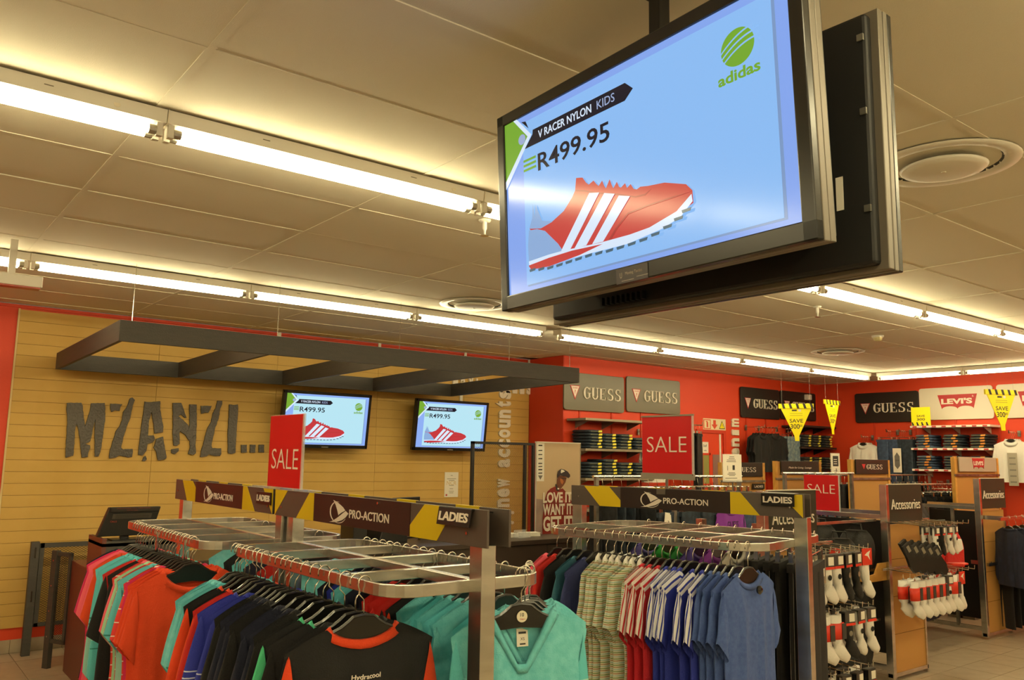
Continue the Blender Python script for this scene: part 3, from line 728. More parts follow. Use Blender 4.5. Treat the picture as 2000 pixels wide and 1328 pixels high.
def trousers_mesh():
    b = B(); b.uv = []
    for s in (-1, 1):
        n = 14; n0 = len(b.v); ring = 14
        for i in range(n+1):
            t = i/n; z = -.16-.98*t
            cx = s*(.085+.012*t); rx = .095-.02*t if t < .3 else .089-.012*t
            for k in range(ring):
                a = 2*PI*k/ring
                x = cx+rx*math.cos(a); y = math.sin(a)*(.018+.006*math.sin(5*t+k))
                b.v.append((x, y, z)); b.uv.append((x, abs(s*(cx+s*0)+rx-abs(x))+.0))
        for i in range(n):
            for k in range(ring):
                a = n0+i*ring+k; a2 = n0+i*ring+(k+1) % ring; b.f.append((a, a2, a2+ring, a+ring))
    return b.mesh('trouser_legs', M_cloth, True)
TRM = trousers_mesh()
def clip_hanger_mesh():
    b = B().tube([(-.17, 0, -.10), (.17, 0, -.10)], .004, 6)
    for s in (-1, 1): b.b2(s*.14-.012, s*.14+.012, -.01, .01, -.165, -.095)
    pts = [(.019*math.cos(math.radians(a)), 0, -.0165+.0225*math.sin(math.radians(a))) for a in range(200, -41, -20)]+[(.01, 0, -.05), (0, 0, -.10)]
    return b.mesh('clip_bar', M_chrome), B().tube(pts, .0022, 6).mesh('hook', M_hook, True)
CB, CH = clip_hanger_mesh()
WB = B().box((0, 0, -.165), (.37, .03, .04)).mesh('waistband', M_cloth)
def hang_trousers(x, y, z, rz, m, label, group, wb=None, sc_=1.):
    h = thing('clip_hanger', hl_(label, 'chrome clip hanger'), 'hanger', (x, y, z+.004), rz, group+' on hangers')
    obj('hook', CH, M_hook, h); obj('clip_bar', CB, M_chrome, h)
    g = thing('trousers', label, 'trousers', (x, y, z+.004), rz, group)
    if sc_ != 1.: g.scale = (1, 1, sc_)
    obj('legs', TRM, m, g); obj('waistband', WB, wb or m, g)
    return g

# ------------------------------------------------------------------ clothes racks with branded header boards
M_hg = mat('header_grey', '4f453f', .45); M_hd = mat('header_dark', '241614', .4); M_hy = mat('header_yellow', 'd8b90c', .45); M_hw = mat('header_white', 'ece2d4', .5)
M_cap = mat('plate_black', '141210', .3)
def rounded(hx, hy, r, z, n=6):
    pts = []
    for cx, cy, a0 in ((hx-r, hy-r, 0), (-hx+r, hy-r, 90), (-hx+r, -hy+r, 180), (hx-r, -hy+r, 270)):
        for k in range(n+1):
            a = math.radians(a0+90*k/n); pts.append((cx+r*math.cos(a), cy+r*math.sin(a), z))
    return pts
def rack(label, x, y, rz, hw, hl, zr, r, cross):
    t = thing('clothes_rack', label, 'clothes rack', (x, y, 0), rz)
    obj('hanging_rail', B().sweep(rounded(hw, hl, r, zr), .014, .034), M_steel, t, bevel=.002)
    obj('centre_bar', B().b2(-.012, .012, -hl, hl, zr-.03, zr), M_steel, t, bevel=.002)
    for yy in cross:
        obj('cross_bar', B().b2(-hw+.006, hw-.006, yy-.011, yy+.011, zr-.032, zr-.001), M_steel, t, bevel=.002)
    for s in (-1, 1):
        obj('upright', B().b2(-.024, .024, s*(hl+.036)-.03, s*(hl+.036)+.03, 0.02, 1.508), M_steel, t, bevel=.002)
        obj('board_bracket', B().b2(-.018, .018, s*(hl-.03)-.03, s*(hl-.03)+.03, 1.508, 1.59), M_blackp, t)
        obj('foot', B().b2(-.26, .26, s*(hl+.036)-.025, s*(hl+.036)+.025, 0, .04), M_steeld, t, bevel=.004)
    obj('base_bar', B().b2(-.02, .02, -hl, hl, .10, .14), M_steeld, t)
    return t
def sail_logo(parent, cx, cz, w, h, y, m, k=1):
    """sail in an open ring"""
    b = B()
    def arc(a0, a1, rx, rz, t0, t1, ox=0., oz=0.):
        n = 16
        for i in range(n):
            A, Bq = [math.radians(a0+(a1-a0)*(i+j)/n) for j in (0, 1)]
            f0 = math.sin(PI*i/n); f1 = math.sin(PI*(i+1)/n); ta = t0+(t1-t0)*f0; tb = t0+(t1-t0)*f1
            b.prism([(ox+rx*math.cos(A), oz+rz*math.sin(A)), (ox+rx*math.cos(Bq), oz+rz*math.sin(Bq)), (ox+(rx-tb)*math.cos(Bq), oz+(rz-tb)*math.sin(Bq)), (ox+(rx-ta)*math.cos(A), oz+(rz-ta)*math.sin(A))], -.0012, 0)
    arc(75, 265, .36, .44, .006, .05, -.06, .02)
    arc(235, 335, .38, .40, .005, .03, .02, -.05)
    b.prism([(-.26, .5), (-.05, .42), (.22, .25), (.34, .12), (.22, .04), (.10, -.04), (.02, -.12), (-.04, .08), (-.13, .3)], -.0012, 0)
    b.prism([(.5, .0), (.37, .10), (.25, .01), (.05, -.16), (-.08, -.26), (-.3, -.4), (-.42, -.44), (-.1, -.42), (.2, -.3), (.38, -.16)], -.0012, 0)
    b.v = [(x*w, yy, z*h) for x, yy, z in b.v]
    return obj('logo', b, m, parent, (cx, y, cz))
def header(label, x, y, rz, L, polys, dark, logo, txt, rivets, gap=.075):
    """front board faces local -Y; local X runs left to right seen from the front"""
    t = thing('header_board', label, 'sign', (x, y, 1.505), rz)
    H = .102
    b = obj('front_board', B().b2(0, L, -.004, .004, 0, H), M_hg, t, bevel=.001)
    for p in polys: obj('yellow_patch', B().prism(p, -.0052, -.004), M_hy, b)
    obj('dark_panel', B().b2(dark[0], dark[1], -.0052, -.004, 0.0005, H-.0005), M_hd, b)
    sail_logo(b, logo[0], logo[1], logo[2], .082, -.0052, M_hw)
    text('PRO-ACTION', M_hw, b, ((txt[0]+txt[1])/2, -.0052, txt[2]), .029, txt[1]-txt[0], .0012, .012)
    for rx, rz_ in rivets: obj('rivet', B().disc((rx, -.005, rz_), .0045, .003, 10, 'y'), M_chrome, b)
    bb = obj('rear_board', B().b2(.0, L, gap-.004, gap+.004, 0, H), M_hg, t, bevel=.001)
    for k in range(4):
        u = L*(.1+.24*k)
        obj('yellow_patch', B().b2(u, u+.12, gap-.0052, gap+.0052, H*.2, H+.0008), M_hy, bb)
    return t
def ladies_plate(label, x, y, z, rz, w, h, over):
    p = thing('name_plate', label, 'sign', (x, y, z), rz)
    obj('plate', B().b2(-w/2, w/2, -.006, -.002, -h/2, h/2), M_cap, p, rot=(0, 0, 0), bevel=.001)
    text('LADIES', M_hw, p, (0, -.006, 0), h*.52, w*.88, .002, .03)
    if over: obj('clip_top', B().prism([(0, 0), (over, .004), (over, .008), (-.004, .006), (-.006, 0)], -w/2, w/2).move(0, lambda a, b, c: (b, a, c+h/2-.004)), M_cap, p)
    return p

# rack A (centre), rack L (left), rack R (right, turned a little)
HA, HL_, ZR = .265, .595, 1.41
rack('galvanised ladder-top clothes rack in the centre, holding black and teal shirts', 1.41, 2.555, 0, HA, HL_, ZR, .09, [-.30, .0, .32])
rack('galvanised ladder-top clothes rack on the left, holding orange and teal shirts', 1.395, 3.90, 0, .298, .60, ZR, .09, [-.30, .0, .30])
YR_ = .2
RC = Vector((3.24, 2.78)); HR = .40; HLR = .575
rack('wide galvanised clothes rack on the right, holding striped and blue shirts', RC.x, RC.y, YR_, HR, HLR, ZR, .17, [-.28, 0, .28])
def RW(lx, ly):
    return RC.x+lx*math.cos(YR_)-ly*math.sin(YR_), RC.y+lx*math.sin(YR_)+ly*math.cos(YR_)

def rel(pts, dz=1.505): return [(u, max(.0005, min(.1015, z-dz))) for u, z in pts]
ht, L = .102, 1.450
yA = [rel([(0.0, 1.61), (.122, 1.61), (.003, 1.505)]), rel([(.323, 1.61), (.365, 1.61), (.367, 1.505), (.212, 1.505)]), rel([(1.134, 1.61), (1.293, 1.61), (1.205, 1.505), (1.054, 1.505), (1.053, 1.54)])]
header('header board with yellow flashes and white sail logo over the centre rack', 1.372, 3.300, -PI/2, L, yA, (.366, 1.053), (.568, .043, .155), (.652, .925, .044), [(.07, .035), (.849, .09), (1.358, .034)])
yL = [rel([(.113, 1.61), (.275, 1.61), (.331, 1.575), (.333, 1.505), (.204, 1.505)]), rel([(.978, 1.61), (1.024, 1.61), (1.126, 1.505), (.978, 1.505)]), rel([(1.315, 1.61), (1.315, 1.505), (1.21, 1.61)])]
header('header board with yellow flashes and white sail logo over the left rack', 1.372, 4.640, -PI/2, 1.318, yL, (.334, .978), (.525, .045, .15), (.606, .858, .042), [(.05, .045), (1.27, .03)])
ox, oy = RC.x-.03*math.cos(YR_)-.642*math.sin(YR_), RC.y-.03*math.sin(YR_)+.642*math.cos(YR_)
yR = [rel([(.085, 1.61), (.245, 1.61), (.314, 1.541), (.315, 1.505), (.186, 1.505)]), rel([(.925, 1.61), (.975, 1.61), (1.069, 1.505), (.925, 1.505)]), rel([(1.27, 1.61), (1.27, 1.505), (1.165, 1.61)])]
header('header board with yellow flashes and white sail logo over the right rack', ox, oy, YR_-PI/2, 1.275, yR, (.315, .925), (.492, .044, .135), (.567, .811, .045), [(.05, .045), (1.212, .044)])
ladies_plate('glossy black ladies name plate clipped askew over the centre header board', 1.360, 3.300-1.308, 1.580, -PI/2, .165, .05, .07).rotation_euler = (math.radians(-9), 0, -PI/2)
ladies_plate('black ladies name plate on the left header board, beside the sale sign', 1.366, 4.640-1.232, 1.566, -PI/2, .155, .05, 0)
px, py = ox+math.sin(YR_)*1.16-.008, oy-math.cos(YR_)*1.16
ladies_plate('black ladies name plate on the right header board', px, py, 1.580, YR_-PI/2, .155, .055, .05)
jc = tag(obj('clip', B().b2(-.025, .025, -.007, -.004, -.022, .004), mat('clip_grey', '6f6a62', .3, .5), None, (ox+math.sin(YR_)*.556-.002, oy-math.cos(YR_)*.556, 1.602), (0, 0, YR_-PI/2)), 'grey clip holding the sale sign to the right header board', 'clip')

# ------------------------------------------------------------------ sale signs
def sale(label, x, y, z, rz, w, h, tz, th, stand, frame=0):
    t = thing('sale_sign', label, 'sale sign', (x, y, z), rz)
    obj('card', B().b2(-w/2, w/2, -.002, .001, 0, h), M_sale, t)
    text('SALE', M_hw, t, (-.006*0, -.002, tz), th, w*.80, .0008, -.012)
    obj('acrylic_sleeve', B().b2(-w/2-.004, w/2+.010, .0015, .004, -.005, h+.003).b2(w/2+.002, w/2+.010, -.006, .004, -.005, h), M_acr, t)
    if stand == 'base': obj('acrylic_base', B().b2(-w*.85, w*.85, -.035, .035, -.008, -.003), M_acr, t)
    if stand == 'bar':
        obj('bottom_channel', B().b2(-w/2-.006, w/2+.012, -.006, .006, -.028, .002), mat('grey_channel', '8b8376', .5), t)
        obj('stem', B().b2(-.006, .006, -.004, .004, -.075, -.028), M_steeld, t)
        obj('top_channel', B().b2(-w/2-.006, w/2+.012, -.005, .005, h-.002, h+.006), mat('grey_channel', '8b8376', .5), t)
    return t
sale('red sale sign standing on the header board between the left and centre racks', 1.40, 3.30, 1.614, -PI/2, .335, .295, .115, .082, 'base')
sale('red sale sign with grey channel above the right rack header', 3.2, 2.83, 1.682, -PI/2, .325, .286, .145, .078, 'bar')
sale('red sale sign beside the right rack, over the sock displays', 6.76, 4.19, 1.335, -PI/2, .335, .305, .185, .078, 'base')

# ------------------------------------------------------------------ garments on the racks
def run(side, spec, y0, y1, x, g, rackname, place, rzf=0, disc=None, z=ZR):
    n = len(spec)
    for k, s in enumerate(spec):
        kind, cols, desc = s[:3]; back = len(s) > 3 and s[3]
        t = k/(n-1) if n > 1 else 0
        y = y0+(y1-y0)*t+rnd.uniform(-.006, .006)
        rz = rzf+rnd.uniform(-.09, .09)+(PI if back else 0)
        yield k, x, y, rz, kind, cols, desc
def rail(spec, ys, x, where, g, tf=None, base=0., z=ZR, far='front'):
    """spec runs from the near end to the far end"""
    n = len(spec)
    for k, s in enumerate(spec):
        kind, cols, desc = s[:3]; back = len(s) > 3 and s[3]
        t = k/(n-1)
        if isinstance(ys[0], (list, tuple)):
            seg = t*(len(ys[0])-1); i = min(int(seg), len(ys[0])-2); y = ys[0][i]+(ys[0][i+1]-ys[0][i])*(seg-i)
        else: y = ys[0]+(ys[1]-ys[0])*t
        px, py = (x, y) if tf is None else tf(x, y)
        rz = base+rnd.uniform(-.13, .10)+(PI if back else 0)
        hang(px+rnd.uniform(-.004, .004), py+rnd.uniform(-.006, .006), z, rz, kind, cols, '%s, %s on %s' % (desc, ORD[k], where), g, 'hangers on '+where)
bo = ('black', 'orange', 'orange')
specA = [('raglan', bo, 'black shirt with bright orange sleeves and neckband', 1), ('slim', 'black', 'plain black shirt'), ('raglan', ('black', 'black', 'green'), 'black shirt with mint green neckband', 1),
         ('raglan', ('black', 'green', 'green'), 'black shirt with mint green sleeve', 1), ('slim', 'black', 'plain black shirt'), ('slim', 'navy', 'navy shirt'), ('slim', 'navy', 'navy shirt'), ('slim', 'black', 'plain black shirt'),
         ('slim', 'navy', 'navy shirt'), ('slim', 'navy', 'navy shirt'), ('slim', 'black', 'black shirt'), ('slim', 'bluestripe', 'royal blue shirt with thin pale lines'), ('raglan', ('blue', 'bluestripe', 'blue'), 'royal blue shirt', 1),
         ('raglan', 'red', 'red shirt', 1), ('raglan', bo, 'black and orange shirt', 1), ('raglan', bo, 'black and orange shirt', 1), ('tee', 'tealpale', 'aqua shirt with pale hem'), ('tee', 'teal', 'teal shirt'), ('tee', 'teal2', 'aqua shirt'), ('tee', 'teal', 'teal shirt')]
rail(specA, ([2.11, 2.18, 2.26, 2.37, 2.44, 2.55, 2.61, 2.66, 2.73, 2.82, 2.88, 2.95, 3.01, 3.06, 3.10],), 1.145, "the centre rack's left rail", 'shirts on the left rail of the centre rack')
specA2 = [('long', ('tealstripe', 'tealstripe', 'teal'), 'teal long shirt with pale bands'), ('long', 'teal', 'plain teal long shirt'), ('long', ('tealpale', 'tealstripe', 'teal'), 'teal long shirt with pale hem'), ('long', 'teal', 'plain teal long shirt'),
          ('long', ('tealstripe', 'tealstripe', 'teal'), 'teal banded long shirt'), ('long', 'teal2', 'aqua long shirt'), ('raglan', bo, 'black and orange shirt', 1), ('raglan', ('red', 'black', 'red'), 'black and red shirt'), ('slim', 'red', 'red shirt'), ('slim', 'red', 'red shirt'),
          ('slim', 'navy', 'navy shirt'), ('slim', 'navy', 'navy shirt'), ('tee', 'tealpale', 'pale teal shirt'), ('tee', 'teal', 'teal shirt'), ('slim', 'blue', 'royal blue shirt'), ('tee', 'navy', 'navy shirt')]
rail(specA2, (2.17, 3.08), 1.675, "the centre rack's right rail", 'shirts on the right rail of the centre rack')
for k, (x, y, rz, lab) in enumerate([(1.575, 1.955, -.30, 'front-most teal V-neck shirt with a neck label, centre rack'), (1.605, 1.975, -.20, 'teal V-neck shirt just behind the front-most one'),
                                    (1.635, 1.99, -.1, 'teal V-neck shirt, third in the fan at the near end of the centre rack'), (1.66, 2.02, 0, 'teal V-neck shirt, fourth in the fan at the near end of the centre rack'),
                                    (1.69, 2.06, .06, 'teal V-neck shirt, fifth and rearmost in the near fan of the centre rack')]):
    g = hang(x, y, ZR+.012, rz, 'vee', ('teal', 'tealstripe' if k in (0, 4) else 'teal', 'teal'), lab, 'teal V-neck shirts at the near end of the centre rack', 'hangers at the near end of the centre rack', '10' if k in (0, 4) else None)
    if k == 0:
        nl = obj('neck_label', B().b2(-.018, .018, -.001, .001, -.025, .025), M_paper, g, (.01, .013, -.175), (math.radians(-8), 0, .05))
        text('XS', M_ink, nl, (0, -.001, -.004), .008, None, .0004); obj('size_print', B().b2(-.012, .012, -.0016, -.001, .010, .016).b2(-.009, .009, -.0016, -.001, -.02, -.016), M_ink, nl)
        obj('hang_tag', B().b2(-.04, .04, -.036, -.034, -.38, -.30), mat('tag_brown', '2b2320', .5, var=(60, '8a7a66')), g)
for o in list(bpy.data.objects):
    if o.get('category') == 'shirt' and o.get('label', '').startswith('black shirt with bright orange sleeves and neckband, first'):
        print_on(o, 'Hydracool', M_hw, .0, -.235, .016, .085, 1, .01, .12)
specL = [('wide', 'orange', 'bright orange t-shirt'), ('wide', 'orange', 'bright orange t-shirt'), ('wide', 'orange', 'bright orange t-shirt'), ('tee', 'magenta', 'magenta t-shirt'), ('tee', 'redpink', 'coral t-shirt with white-tipped sleeves'),
         ('tee', 'tealpale', 'pale teal t-shirt'), ('tee', ('redpink', 'redpink', 'coral'), 'coral striped t-shirt'), ('tee', 'mint', 'mint t-shirt'), ('tee', ('redpink', 'pink', 'pink'), 'pink striped t-shirt'), ('long', ('black', 'black', 'red'), 'black shirt with red edge'),
         ('raglan', ('red', 'black', 'red'), 'red and black shirt'), ('tee', 'tealstripe', 'teal check t-shirt'), ('long', 'tealstripe', 'teal banded long shirt'), ('long', 'teal', 'teal long shirt'), ('long', 'tealpale', 'aqua long shirt'),
         ('wide', 'orange', 'orange t-shirt'), ('tee', 'pink', 'pink t-shirt with blue-tipped sleeve'), ('tee', 'pink', 'pink t-shirt'), ('tee', 'magenta', 'magenta t-shirt'), ('slim', 'navy', 'navy top')]
rail(specL, (3.42, 4.28), 1.095, "the left rack's left rail", 'shirts on the left rail of the left rack')
specL2 = [('tee', 'teal', 'teal shirt'), ('tee', 'red', 'dark red shirt'), ('slim', 'navy', 'navy shirt'), ('tee', 'tealpale', 'pale teal shirt'), ('slim', 'black', 'black shirt'), ('tee', 'teal2', 'aqua shirt')]
rail(specL2, (3.45, 4.2), 1.635, "the left rack's right rail", 'shirts on the right rail of the left rack')
# rack R
d1 = [('fit', 'denimblue', 'plain dusty blue t-shirt')]*4
d2 = [('tee', ('bluew', 'bluew', 'blue'), 'royal blue t-shirt with white shoulder stripes')]*5
d3 = [('tee', ('redw', 'redw', 'crimson'), 'crimson t-shirt with white shoulder stripes')]*3
d4 = [('polo', ('polo', 'polo', 'white'), 'cream polo shirt with fine stripes and white collar')]*7
d5 = [('tee', 'tee_navy', 'dark blue shirt'), ('tee', 'petrol', 'petrol blue shirt'), ('tee', 'black', 'black shirt'), ('tee', 'red', 'red shirt'), ('tee', 'pink', 'pink shirt')]
rail(d1+d2+d3+d4+d5, ([-.53, -.47, -.42, -.37, -.31, -.25, -.2, -.15, -.1, -.05, 0., .05, .1, .15, .22, .3, .38, .46],), -HR+.005, "the right rack's left rail", 'shirts on the left rail of the right rack', RW, YR_-.05)
for o in list(bpy.data.objects):
    if o.get('category') == 'shirt' and o.get('label', '').startswith('plain dusty blue t-shirt, first'):
        obj('security_tag', B().lathe([(0, .0), (.016, .0), (.018, -.008), (.009, -.016), (0, -.017)], 14).move(0, lambda x, y, z: (x, z, y)), M_blackg, o, (.01, -.040, -.165))
for k, (ly, c, nm) in enumerate([(-.10, 'white', 'white'), (.0, 'purple', 'purple'), (.1, 'violet', 'violet'), (.2, 'bright', 'bright green'), (.3, 'bright', 'green'), (.42, 'violet', 'violet blue')]):
    px, py = RW(HR-.005, ly); hang(px, py, ZR, YR_+rnd.uniform(-.1, .1), 'tee', c, '%s t-shirt, %s on the far rail of the right rack' % (nm, ORD[k]), 'shirts on the right rail of the right rack', 'hangers on the right rail of the right rack')
for k in range(7):
    px, py = RW(HR-.005-(0 if k else .02), -.52+.055*k)
    hang_trousers(px, py, ZR, YR_+.25+rnd.uniform(-.06, .06), K['blackw'] if k % 2 == 0 else K['black'], 'black sports trousers, %s from the near end of the right rack' % ORD[k], 'black trousers on the right rack')

# blister packs and small goods hanging on the side of the left rack
hk = thing('accessory_strip', 'wire strip with hooks hanging on the left end of the left rack', 'display strip', (1.09, 3.72, 0))
obj('strip', B().b2(-.006, .006, -.2, .2, .86, .90).b2(-.004, .004, -.2, -.19, .88, 1.40).b2(-.004, .004, .19, .2, .88, 1.40), M_chrome, hk)
M_pack = mat('pack_clear_grey', '8d8678', .3, var=(30, '3a342f')); 
for k, (x, y, z, w, h, c) in enumerate([(.965, 4.00, .86, .06, .17, 0), (1.0, 3.92, .88, .07, .17, 1), (1.03, 3.84, .85, .07, .2, 1), (1.02, 3.70, .78, .06, .2, 2), (1.05, 3.64, .77, .07, .2, 1), (1.06, 3.56, .73, .08, .18, 3)]):
    p = thing('hosiery_pack', 'flat %s pack of small goods, %s from the left below the orange shirts' % (['dark', 'silver', 'grey', 'brown patterned'][c], ORD[k]), 'pack', (x, y, z), -.35, 'packs hanging below the orange shirts')
    obj('pouch', B().b2(-w/2, w/2, -.008, .008, -h/2, h/2), mat('pouch%d' % c, ['2c2622', '8f897c', '77705f', '4a3026'][c], .25, var=(35, ['50463c', 'c9c2b2', '3b3731', '83644f'][c])), p, bevel=.004)
    obj('card', B().b2(-w*.3, w*.3, -.0095, -.008, -h*.1, h*.35), M_paper, p)
    obj('mark', B().b2(-w*.2, w*.2, -.0102, -.0095, h*.16, h*.22), M_lred, p)
    obj('hook', B().tube([(0, 0, h/2), (0, 0, h/2+.04)], .002, 5), M_chrome, p)
# second low rail of goods under the left rack: pink and orange shorts
for k, (y, c, nm) in enumerate([(3.50, 'magstripe', 'magenta striped'), (3.60, 'orange', 'orange'), (3.70, 'tealpale', 'pale teal'), (3.80, 'magstripe', 'magenta striped'), (3.92, 'orange', 'bright orange')]):
    hang(1.10, y, .92, rnd.uniform(-.1, .1), 'slim', c, '%s vest, %s on the lower bar of the left rack' % (nm, ORD[k]), 'vests on the lower bar of the left rack', 'hangers on the lower bar of the left rack')
lb = tag(obj('lower_bar', B().b2(-.012, .012, -.55, .55, -.03, .0), M_steel, None, (1.10, 3.9, .922)), 'low galvanised hanging bar along the left side of the left rack', 'bar')

# ------------------------------------------------------------------ cash counter and what stands on it
cb = thing('cash_counter', 'long dark brown cash counter behind the racks, under the canopy', 'counter', (0, 0, 0))
obj('front_panel', B().b2(1.95, 6.2, 6.08, 6.12, .0, .96), M_brown, cb)
for x in (2.8, 3.6, 4.4, 5.2, 6.0): obj('panel_joint', B().b2(x-.002, x+.002, 6.077, 6.081, .02, .95), M_blackp, cb)
obj('worktop', B().b2(1.95, 6.24, 6.05, 6.72, .96, 1.0), M_brown, cb, bevel=.003)
obj('end_panel', B().b2(6.2, 6.24, 6.1, 6.7, 0, .96), M_brown, cb)
obj('upstand', B().b2(4.08, 4.58, 6.52, 6.56, 1.0, 1.13), M_brown, cb)
dk = thing('service_desk', 'lower red-brown desk end with raised till box at the left of the racks', 'desk', (0, 0, 0))
obj('end_panel', B().b2(1.49, 1.515, 6.66, 7.69, .0, .83), M_redbrown, dk)
obj('front_panel', B().b2(1.515, 2.6, 6.66, 6.69, .0, .83), M_dark, dk)
obj('corner_post', B().b2(1.487, 1.54, 6.615, 6.66, 0, .83), M_dark, dk)
obj('worktop', B().b2(1.49, 2.6, 6.62, 7.70, .83, .862), M_redbrown, dk, bevel=.003)
obj('till_box_side', B().b2(1.492, 1.52, 6.73, 7.18, .862, 1.11), M_redbrown, dk)
obj('till_box_front', B().b2(1.52, 2.1, 6.73, 6.76, .862, 1.09), M_dark, dk)
obj('till_box_top', B().b2(1.492, 2.1, 6.73, 7.18, 1.055, 1.078), M_dark, dk)
mo = thing('till_monitor', 'back of the black till monitor on the raised box at the left', 'monitor', (1.69, 6.93, 1.079), .02)
s_ = -.14
def lean(b): return b.move(0, lambda x, y, z: (x+.04*(z/.26), y+s_*z, z))
obj('back_case', lean(B().prism([(-.21, .035), (.18, .035), (.195, .25), (-.175, .25)], -.03, .03)), mat('monitor_back', '1b1a19', .45), mo, bevel=.006)
obj('top_ridge', lean(B().b2(-.165, .185, -.045, -.02, .215, .252)), mat('ridge', '2c2926', .4), mo, bevel=.004)
obj('grille_frame', lean(B().b2(-.14, .14, -.036, -.028, .165, .200)), mat('grille', '4a443c', .45), mo)
for k in range(3): obj('grille_slot', lean(B().b2(-.12, .12, -.038, -.035, .170+.009*k, .173+.009*k)), M_blackp, mo)
text('FAULTS PLEASE CALL OPERATIONS', mat('dull_red_print', '7a2c1c', .6), mo, (.03, -.080, .243), .008, .24, .0006)
text('SUPPORT DESK', mat('dull_red_print', '7a2c1c', .6), mo, (.02, -.079, .228), .007, .08, .0006)
text('CALLS', mat('sticker_red', 'c23b2a', .5), mo, (-.1, -.052, .145), .012, .045, .0006)
obj('foot', B().b2(-.1, .1, -.06, .09, 0, .012).b2(-.03, .03, .0, .03, .01, .1), M_blackp, mo)
for k, (x, y, w, d, lab) in enumerate([(3.72, 6.55, .30, .3, 'black receipt printer lid seen over the centre rack'), (2.95, 6.55, .2, .2, 'small black box behind the posts of the left rack')]):
    p = thing('till_device', lab, 'till device', (x, y, 1.001), .1)
    obj('case', B().prism([(-w/2, 0), (w/2, 0), (w/2, .075), (-w/2+.03, .11)], -d/2, d/2), M_blackp, p, bevel=.006)
    obj('lid', B().b2(-w/2+.03, w/2-.02, -d/2+.02, d/2-.06, .092, .098), M_blackg, p)
m2 = thing('till_monitor', 'dark till screen just showing above the centre header board', 'monitor', (4.12, 6.85, 1.0), .35)
obj('screen_case', B().b2(-.19, .19, -.015, .015, .12, .365), M_blackp, m2, bevel=.005)
obj('stand', B().b2(-.03, .03, .0, .03, 0, .2).b2(-.1, .1, -.1, .1, 0, .012), M_blackp, m2)
obj('desk_block', B().b2(-.12, .12, -.12, .12, -.9999, -.0005), M_brown, m2)
b3 = thing('till_box', 'dark box with papers on it left of the receipt printer', 'box', (3.52, 6.60, 1.0), .0)
obj('case', B().b2(-.13, .0, -.12, .12, 0, .16), M_blackp, b3, bevel=.004)
obj('paper_roll', B().tube([(-.11, -.05, .185), (-.03, -.05, .185)], .025, 12), M_paper, b3); obj('paper_slip', B().b2(-.115, -.075, -.02, .04, .16, .20), M_paper, b3)
nc = tag(obj('card', B().b2(-.04, .04, -.001, .001, -.03, .045), M_paper, None, (4.17, 6.075, .86), (0, 0, 0)), 'small white card stuck on the counter front beside the centre post', 'card')
# leaflets
for k, (x, w) in enumerate([(4.83, .16), (5.00, .12), (5.22, .2), (4.68, .1)]):
    p = thing('leaflet_stack', 'stack of white leaflets, %s from the left at the foot of the mesh screen' % ORD[[1, 2, 3, 0][k]], 'leaflets', (x, 6.38, 1.001), rnd.uniform(-.2, .2), 'leaflet stacks at the foot of the mesh screen')
    for q in range(4): obj('leaflet', B().b2(-w/2, w/2, -.05, .05, q*.009, q*.009+.008), M_paper, p, (rnd.uniform(-.004, .004), 0, 0), (0, 0, rnd.uniform(-.05, .05)))
hd_ = thing('leaflet_holder', 'clear acrylic leaflet holder between the white leaflet stacks', 'leaflet holder', (5.06, 6.28, 1.001), .1)
obj('front', B().b2(-.08, .08, -.03, -.027, 0, .05), M_acr, hd_); obj('back', B().b2(-.08, .08, .03, .033, 0, .07), M_acr, hd_); obj('base', B().b2(-.08, .08, -.03, .03, 0, .003), M_acr, hd_)

def expanded(x0, x1, z0, z1, pw, pz, w, y, th=.0015):
    """expanded metal: two families of slanted strands clipped to the rectangle, joined (past any count)"""
    b = B(); s = pz/pw
    for fam in (1, -1):
        c0 = (z0-fam*s*(x1 if fam > 0 else x0)); c1 = (z1-fam*s*(x0 if fam > 0 else x1)); c = c0
        while c < c1:
            xa, xb = x0, x1
            za, zb = fam*s*xa+c, fam*s*xb+c
            pts = []
            lo, hi = 0., 1.
            dz = zb-za
            if abs(dz) > 1e-9:
                t0, t1 = (z0-za)/dz, (z1-za)/dz
                lo, hi = max(0, min(t0, t1)), min(1, max(t0, t1))
            if hi > lo:
                p = (xa+(xb-xa)*lo, za+dz*lo); q = (xa+(xb-xa)*hi, za+dz*hi)
                b.prism([(p[0], p[1]-w/2), (q[0], q[1]-w/2), (q[0], q[1]+w/2), (p[0], p[1]+w/2)], y-th*(1.6 if fam > 0 else 0), y+th*(.2 if fam > 0 else 1.8))
            c += pz*2
    return b
M_mesh = mat('dark_metal_mesh', '352d24', .45, .3)
ms = thing('mesh_screen', 'dark expanded-metal screen standing on the counter in front of the white letters', 'screen', (0, 6.5, 1.001))
fr = B().b2(4.604, 4.632, -.015, .015, 0, .896).b2(4.604, 5.376, -.015, .015, .872, .896).b2(5.245, 5.270, -.015, .015, 0, .872).b2(5.352, 5.376, -.015, .015, 0, .872).b2(4.604, 5.376, -.015, .015, 0, .02)
obj('frame', fr, M_blackp, ms, bevel=.001)
stuff(obj('mesh', expanded(4.63, 5.247, .018, .874, .0125, .0075, .0020, 0, .0007), M_mesh, ms))
stuff(obj('mesh', expanded(5.268, 5.354, .018, .874, .0125, .0075, .0020, 0, .0007), M_mesh, ms))
